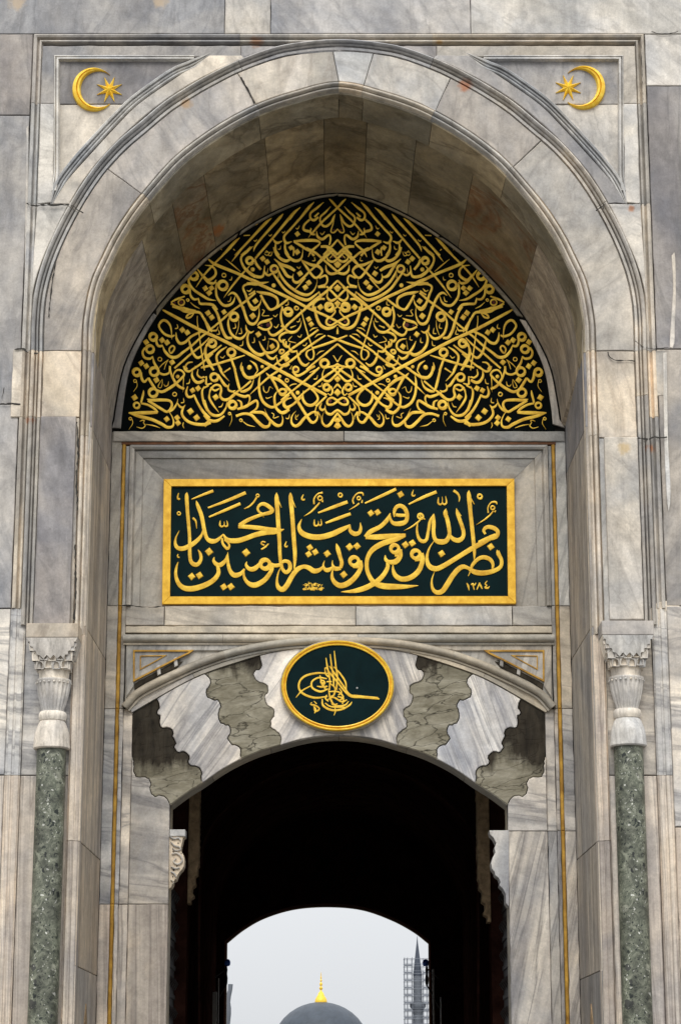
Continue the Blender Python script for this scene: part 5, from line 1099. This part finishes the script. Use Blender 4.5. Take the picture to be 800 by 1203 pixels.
    # rosette beads round the top of the vase
    for k in range(14):
        t = -math.pi/2+(k-6.5)*.30; r = .207
        c = Vector((xc+r*math.cos(t), yc+r*math.sin(t), Z(803))); d = Vector((math.cos(t), math.sin(t), 0)); u = Vector((-math.sin(t), math.cos(t), 0)); V = []
        for i in range(8):
            a = 6.2832*i/8; V.append(c+u*.014*math.cos(a)+Vector((0, 0, .014*math.sin(a))))
        V.append(c+d*.012); link('bead', V, [(i, (i+1) % 8, 8) for i in range(8)], CAPM, capo)
    # abacus
    ab = boxes([(xc-.305, yc-.305, Z(754), xc+.305, yc+.30, Z(737.5))])
    abo = link('abacus', *ab, CREAM if sgn < 0 else GREY, o)
    bm = bmesh.new(); bm.from_mesh(abo.data); bmesh.ops.bevel(bm, geom=bm.edges[:], offset=.006, segments=2, affect='EDGES'); bm.to_mesh(abo.data); bm.free()
column(-1); column(1)

# ================================================================ passage
Y0, Y1 = B+.46, 19.0
xw0, xw1 = XP(258, 1120, Y1), XP(513, 1120, Y1)
ztop = ZP(985, Y1)
xw0, xw1 = min(xw0, Ww[0][0]-.3), max(xw1, Ww[-1][0]+.3)
zsp = ZP(1090, Y1)
arc = [(xw0, 0), (xw0, zsp)]
cxm, hw = (xw0+xw1)/2, (xw1-xw0)/2; zcr = max(Ww[40][1]+.35, zsp+2.2)
for i in range(1, 24):
    t = math.pi*(1-i/24); arc.append((cxm+hw*math.cos(t), zsp+(zcr-zsp)*math.sin(t)))
arc += [(xw1, zsp), (xw1, 0)]
def shell(name, outline, y0, y1, th, mat, parent, smooth=True):
    n = len(outline); V = [(x, y0, z) for x, z in outline]+[(x, y1, z) for x, z in outline]
    O = []
    for i in range(n):
        a = Vector(outline[max(0, i-1)]); b = Vector(outline[min(n-1, i+1)]); e = (b-a).normalized(); q = Vector(outline[i])+Vector((-e.y, e.x))*th; O.append((q.x, q.y))
    V += [(x, y0, z) for x, z in O]+[(x, y1, z) for x, z in O]; F = []
    for i in range(n-1): F += [(i, i+1, n+i+1, n+i), (2*n+i, 2*n+i+1, 3*n+i+1, 3*n+i), (i, i+1, 2*n+i+1, 2*n+i), (n+i, n+i+1, 3*n+i+1, 3*n+i)]
    F += [(0, n, 3*n, 2*n), (n-1, 2*n-1, 4*n-1, 3*n-1)]
    return link(name, V, F, mat, parent, smooth, .5)
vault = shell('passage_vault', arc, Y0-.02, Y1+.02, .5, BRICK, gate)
def ribarc(name, px_pts, Y, y1, th, mat, par):
    w_ = toW(px_pts, Y); sweep2(name, w_, [(0, 0), (th, 0)], Y, mat, par, back=y1-Y)
for pts, Y in (([(236,1300),(236,1040),(250,972),(300,926),(345,905),(398,897),(452,905),(500,926),(548,972),(560,1040),(560,1300)], 6.5),):
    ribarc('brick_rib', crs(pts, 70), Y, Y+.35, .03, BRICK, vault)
# brick transverse wall with the far arch
far = [(265,1460),(265,1107),(285,1091),(310,1077),(345,1066.5),(385,1063.5),(425,1067),(460,1079),(487,1093.5),(505,1107.5),(505,1460)]
fa = crs(far[1:-1], 50); faw = toW(fa, Y1)
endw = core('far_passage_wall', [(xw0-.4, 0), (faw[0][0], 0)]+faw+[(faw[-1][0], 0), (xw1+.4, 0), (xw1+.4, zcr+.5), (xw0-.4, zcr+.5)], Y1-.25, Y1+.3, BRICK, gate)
sweep2('far_arch_edge', [(faw[0][0], 0)]+faw+[(faw[-1][0], 0)], [(-.018, .0), (.05, .0)], Y1+.32, TAN, endw, back=.1)
# inner wall behind the front arch: closes the passage round the doorway
for sgn in (-1, 1):
    a, b, c = ((221.5, 229), (234.5, 929), 1) if sgn < 0 else ((574.5, 1), (560.5, 1), 1)
    Yp = 5.0
    xl, xr = (XP(221, 1000, Yp), XP(234, 1000, Yp)) if sgn < 0 else (XP(560.5, 1000, Yp), XP(575.5, 1000, Yp))
    bot = 1062 if sgn < 0 else 1084
    zz0, zz1 = ZP(bot, Yp), ZP(905, Yp)
    n = 60; poly = []
    ins = xr if sgn < 0 else xl; out = xl if sgn < 0 else xr
    poly.append((out, zz0)); poly.append((out, zz1)); poly.append((ins, zz1))
    for k in range(n):
        z = zz1+(zz0-zz1)*(k+1)/n; tt = (k+1)/n; wob = rnd.uniform(-.02, .02)
        stp = (0, .12, .10, .35, .30, .62, .45, .78)[min(7, int(max(0, tt-.68)/.32*8))]; x = ins+(out-ins)*min(.9, stp*.9+abs(wob)*3.0); poly.append((x, z))
    slab2('lit_pilaster', poly, Yp, .3, TAN, vault, gap=0, dens=False)  # ragged foot is a shadow's edge cut into the strip's outline
    # dark jamb body beside it, in front of the passage wall
    bx = (XP(198, 1000, Yp)-.3, out) if sgn < 0 else (out, XP(600, 1000, Yp)+.3)
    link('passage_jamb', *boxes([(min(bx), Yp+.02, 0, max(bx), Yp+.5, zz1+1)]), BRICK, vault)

# ---- open door leaves
def leaf(sgn):
    xh = (Ww[0][0]-.12) if sgn < 0 else (Ww[-1][0]+.12); y0, y1 = B+.62, 4.6; zt_ = ZP(1040, B+.6)
    o = thing('iron_door_leaf', (xh, y0, 0), 'dark iron-clad door leaf swung open against the %s wall of the passage' % ('left' if sgn < 0 else 'right'), 'door', 'open door leaves of the gateway')
    xs = lambda y: xh-sgn*(.0+.06*(y-y0))
    link('panel', *boxes([(xh-.03, y0, 0, xh+.03, y1, zt_)]), DOORM, o)
    xx = xh-sgn*.03
    z = .3
    while z < zt_-.1:
        link('strap', *boxes([(min(xx, xx-sgn*.015), y0, z, max(xx, xx-sgn*.015), y1, z+.06)]), DOORM, o)
        for k in range(6):
            yk = y0+.15+k*(y1-y0-.3)/5; c = (xx-sgn*.02, yk, z+.2); V = []
            for i in range(6): V.append((c[0], c[1]+.09*math.cos(i*1.047), c[2]+.09*math.sin(i*1.047)))
            V.append((c[0]-sgn*.05, c[1], c[2])); link('boss', V, [(i, (i+1) % 6, 6) for i in range(6)], DOORM, o)
        z += .38
    # front stile with carved scrolls, facing the viewer
    st = link('stile', *boxes([(xh-.09, y0-.08, 0, xh+.09, y0, zt_)]), DOORM, o)
    z = ZP(1203)-1
    while z < zt_-.15:
        pts = [(xh+.05*math.sin(a), z+.12*a/6.28) for a in [k*.8 for k in range(9)]]
        sweep2('scroll', pts, [(-.012, 0), (0, -.025), (.012, 0)], y0-.082, DOORM, st, back=.01); z += .135
leaf(-1); leaf(1)

# ---- fittings at the far mouth of the passage
for sgn, px in ((-1, 266.5), (1, 500.5)):
    Yf = 18.3; c = P(px, 1131, Yf); xwall = P(263 if sgn < 0 else 507, 1131, Yf).x
    o = thing('wall_lantern', (xwall, Yf, c.z), 'blue-capped dark bracket lantern on the %s edge of the far passage mouth' % ('left' if sgn < 0 else 'right'), 'lantern', 'bracket lanterns at the far passage mouth')
    s = .0165
    u = lambda p: P(px, p, Yf).z
    lathe('cap', [(.01, u(1127.5)), (.035, u(1128)), (.055, u(1129.5)), (.062, u(1131.5)), (.058, u(1134)), (.04, u(1135.5)), (.01, u(1136))], (c.x+sgn*-.01, Yf), BLUE, o, 16)
    lathe('body', [(.02, u(1136)), (.03, u(1140)), (.022, u(1145)), (.034, u(1150)), (.03, u(1156)), (.012, u(1160))], (c.x+sgn*.012, Yf), DOORM, o, 12)
    tube('arm', (c.x, Yf, u(1138)), (c.x+sgn*.25, Yf, u(1150)), .014, DOORM, o)
    tube('stay', (c.x+sgn*.01, Yf, u(1158)), (c.x+sgn*.25, Yf, u(1185)), .012, DOORM, o)
    for k, dx in enumerate((5.5, 9)):
        xx = P(px+sgn*dx, 1150, Yf).x
    V, F = boxes([(min(xwall, P(px+sgn*8, 1150, Yf).x)-.05, Yf-.02, 0, max(xwall, P(px+sgn*8, 1150, Yf).x)+.05, Yf+.02, u(1170))])
for (xa, xb, yt) in ((249.5, 254.5, 1166), (508.5, 510.5, 1139), (256, 257, 1150), (517.5, 518.5, 1172)):
    Yf = 17.6; X0, X1 = XP(xa, 1180, Yf), XP(xb, 1180, Yf)
    link('jamb_strip', *boxes([(X0, Yf, 0, X1, Yf+.06, ZP(yt, Yf))]), PALE, vault)
cz = P(271, 1158, 30)
o = thing('stone_scroll', (cz.x, 30, 0), 'pale grey curved stone post beyond the left edge of the far passage mouth', 'post')
pts = [(269.5,1250),(269.5,1190),(269,1178),(270,1170),(272,1163),(272.3,1157)]
pw = toW(crs(pts, 14), 30); n = len(pw); V, F = [], []
for i, (x, z) in enumerate(pw):
    wd = .055+.02*math.sin(i*.9)+(.02 if i > 10 else 0)
    for a in range(8): V.append((x-.03+wd*math.cos(a*.7854), 30+wd*math.sin(a*.7854), z if i else 0))
for i in range(n-1):
    for a in range(8): F.append((i*8+a, i*8+(a+1) % 8, (i+1)*8+(a+1) % 8, (i+1)*8+a))
F += [tuple(range(8)), tuple(range((n-1)*8, n*8))]
link('post', V, F, STONEFAR, o, True, .8)

# ================================================================ beyond: dome, minaret, scaffold
YD = 190.0
cd = P(377, 1203, YD); s = YD+CAM_D; pxm = (P(378, 1203, YD).x-cd.x)
dm = thing('domed_mosque', (cd.x, YD, 0), 'dark grey lead dome with gilded finial seen through the passage', 'building')
zt_ = P(377, 1178, YD).z; rd = 57*pxm; zc_ = zt_-rd*.92
nr = 16; rib = lambda k, t: 1+(.006 if abs(math.sin(t*16)) > .96 else 0)
dome = lathe('dome', [(rd*math.cos(a), zc_+rd*.92*math.sin(a)) for a in [R(x) for x in (0, 10, 20, 30, 40, 50, 60, 68, 76, 83, 88)]], (cd.x, YD), LEAD, dm, 128, rib)
lathe('drum', [(rd*1.04, zc_-3), (rd*1.04, zc_-.3), (rd*1.07, zc_-.2), (rd*1.07, zc_), (rd*.99, zc_+.05)], (cd.x, YD), STONEFAR, dm, 48)
zb_ = zc_-3; link('hall', *boxes([(cd.x-rd*1.5, YD-rd*1.5, 0, cd.x+rd*1.5, YD+rd*1.5, zb_)]), STONEFAR, dm)
u = lambda p: P(377, p, YD).z
fn = lathe('finial', [(7.0*pxm, u(1178.6)), (7.2*pxm, u(1177)), (6.4*pxm, u(1174)), (4.0*pxm, u(1170)), (2.8*pxm, u(1167)), (1.2*pxm, u(1165.3)), (.9*pxm, u(1164)), (1.9*pxm, u(1162.5)), (1.9*pxm, u(1161)), (.8*pxm, u(1159.5)), (1.7*pxm, u(1157.5)), (1.6*pxm, u(1156)), (.6*pxm, u(1154.6)), (1.2*pxm, u(1152.5)), (.5*pxm, u(1151)), (.9*pxm, u(1149)), (.35*pxm, u(1147.6)), (.5*pxm, u(1146.2)), (.1*pxm, u(1142.5))], (cd.x, YD), GOLDB, dm, 20)
YN = 240.0
cm_ = P(490.5, 1150, YN); pm = P(491.5, 1150, YN).x-cm_.x; u = lambda p: P(490, p, YN).z
mn = thing('minaret', (cm_.x, YN, 0), 'slim grey minaret with pointed cone roof and one balcony, wrapped in scaffolding', 'tower')
lathe('spire', [(5.3*pm, u(1147)), (5.2*pm, u(1146)), (3.4*pm, u(1130)), (2.0*pm, u(1118)), (.9*pm, u(1109)), (.15*pm, u(1100.5))], (cm_.x, YN), SLATE, mn, 16)
lathe('shaft', [(5.2*pm, u(1180)), (5.1*pm, u(1147.2)), (4.6*pm, u(1147))], (cm_.x, YN), STONEFAR, mn, 16)
lathe('balcony', [(5.2*pm, u(1196)), (6.0*pm, u(1190)), (7.6*pm, u(1186)), (9.2*pm, u(1184)), (9.4*pm, u(1183.5)), (9.4*pm, u(1178.5)), (8.9*pm, u(1178.5)), (8.9*pm, u(1182)), (5*pm, u(1182))], (cm_.x, YN), STONEFAR, mn, 24, None, .4)
lathe('lower_shaft', [(6.3*pm, 0), (5.8*pm, u(1196)), (5.2*pm, u(1190))], (cm_.x, YN), STONEFAR, mn, 16)
sc_ = thing('scaffolding', (cm_.x, YN, 0), 'steel tube scaffolding standing round the distant minaret', 'scaffold')
xs = [(-15.5)*pm, (-12)*pm, -6.5*pm, 6.5*pm, 11*pm, 15.5*pm]; dd = 12*pm; ztop_ = u(1126)
for x in xs:
    for y in (-dd, dd): tube('upright', (cm_.x+x, YN+y, 0), (cm_.x+x, YN+y, ztop_-(0 if x < 0 else rnd.uniform(1, 2))), .34*pm, STEEL, sc_, 5)
z = ztop_-.15; k = 0
while z > 4:
    for y in (-dd, dd):
        for zo, rr in ((0, .3), (-.55, .22)):
            tube('ledger', (cm_.x+xs[0]-.1, YN+y, z+zo), (cm_.x+xs[-1]+.1, YN+y, z+zo), rr*pm, STEEL, sc_, 5)
    for x in xs: tube('transom', (cm_.x+x, YN-dd, z), (cm_.x+x, YN+dd, z), .25*pm, STEEL, sc_, 4)
    link('deck_board', *boxes([(cm_.x+xs[0], YN-dd, z-.85, cm_.x+xs[2], YN-dd+.8, z-.65), (cm_.x+xs[3], YN-dd, z-.85, cm_.x+xs[5], YN-dd+.8, z-.65)]), STEEL, sc_)
    z -= 8.6*pm; k += 1
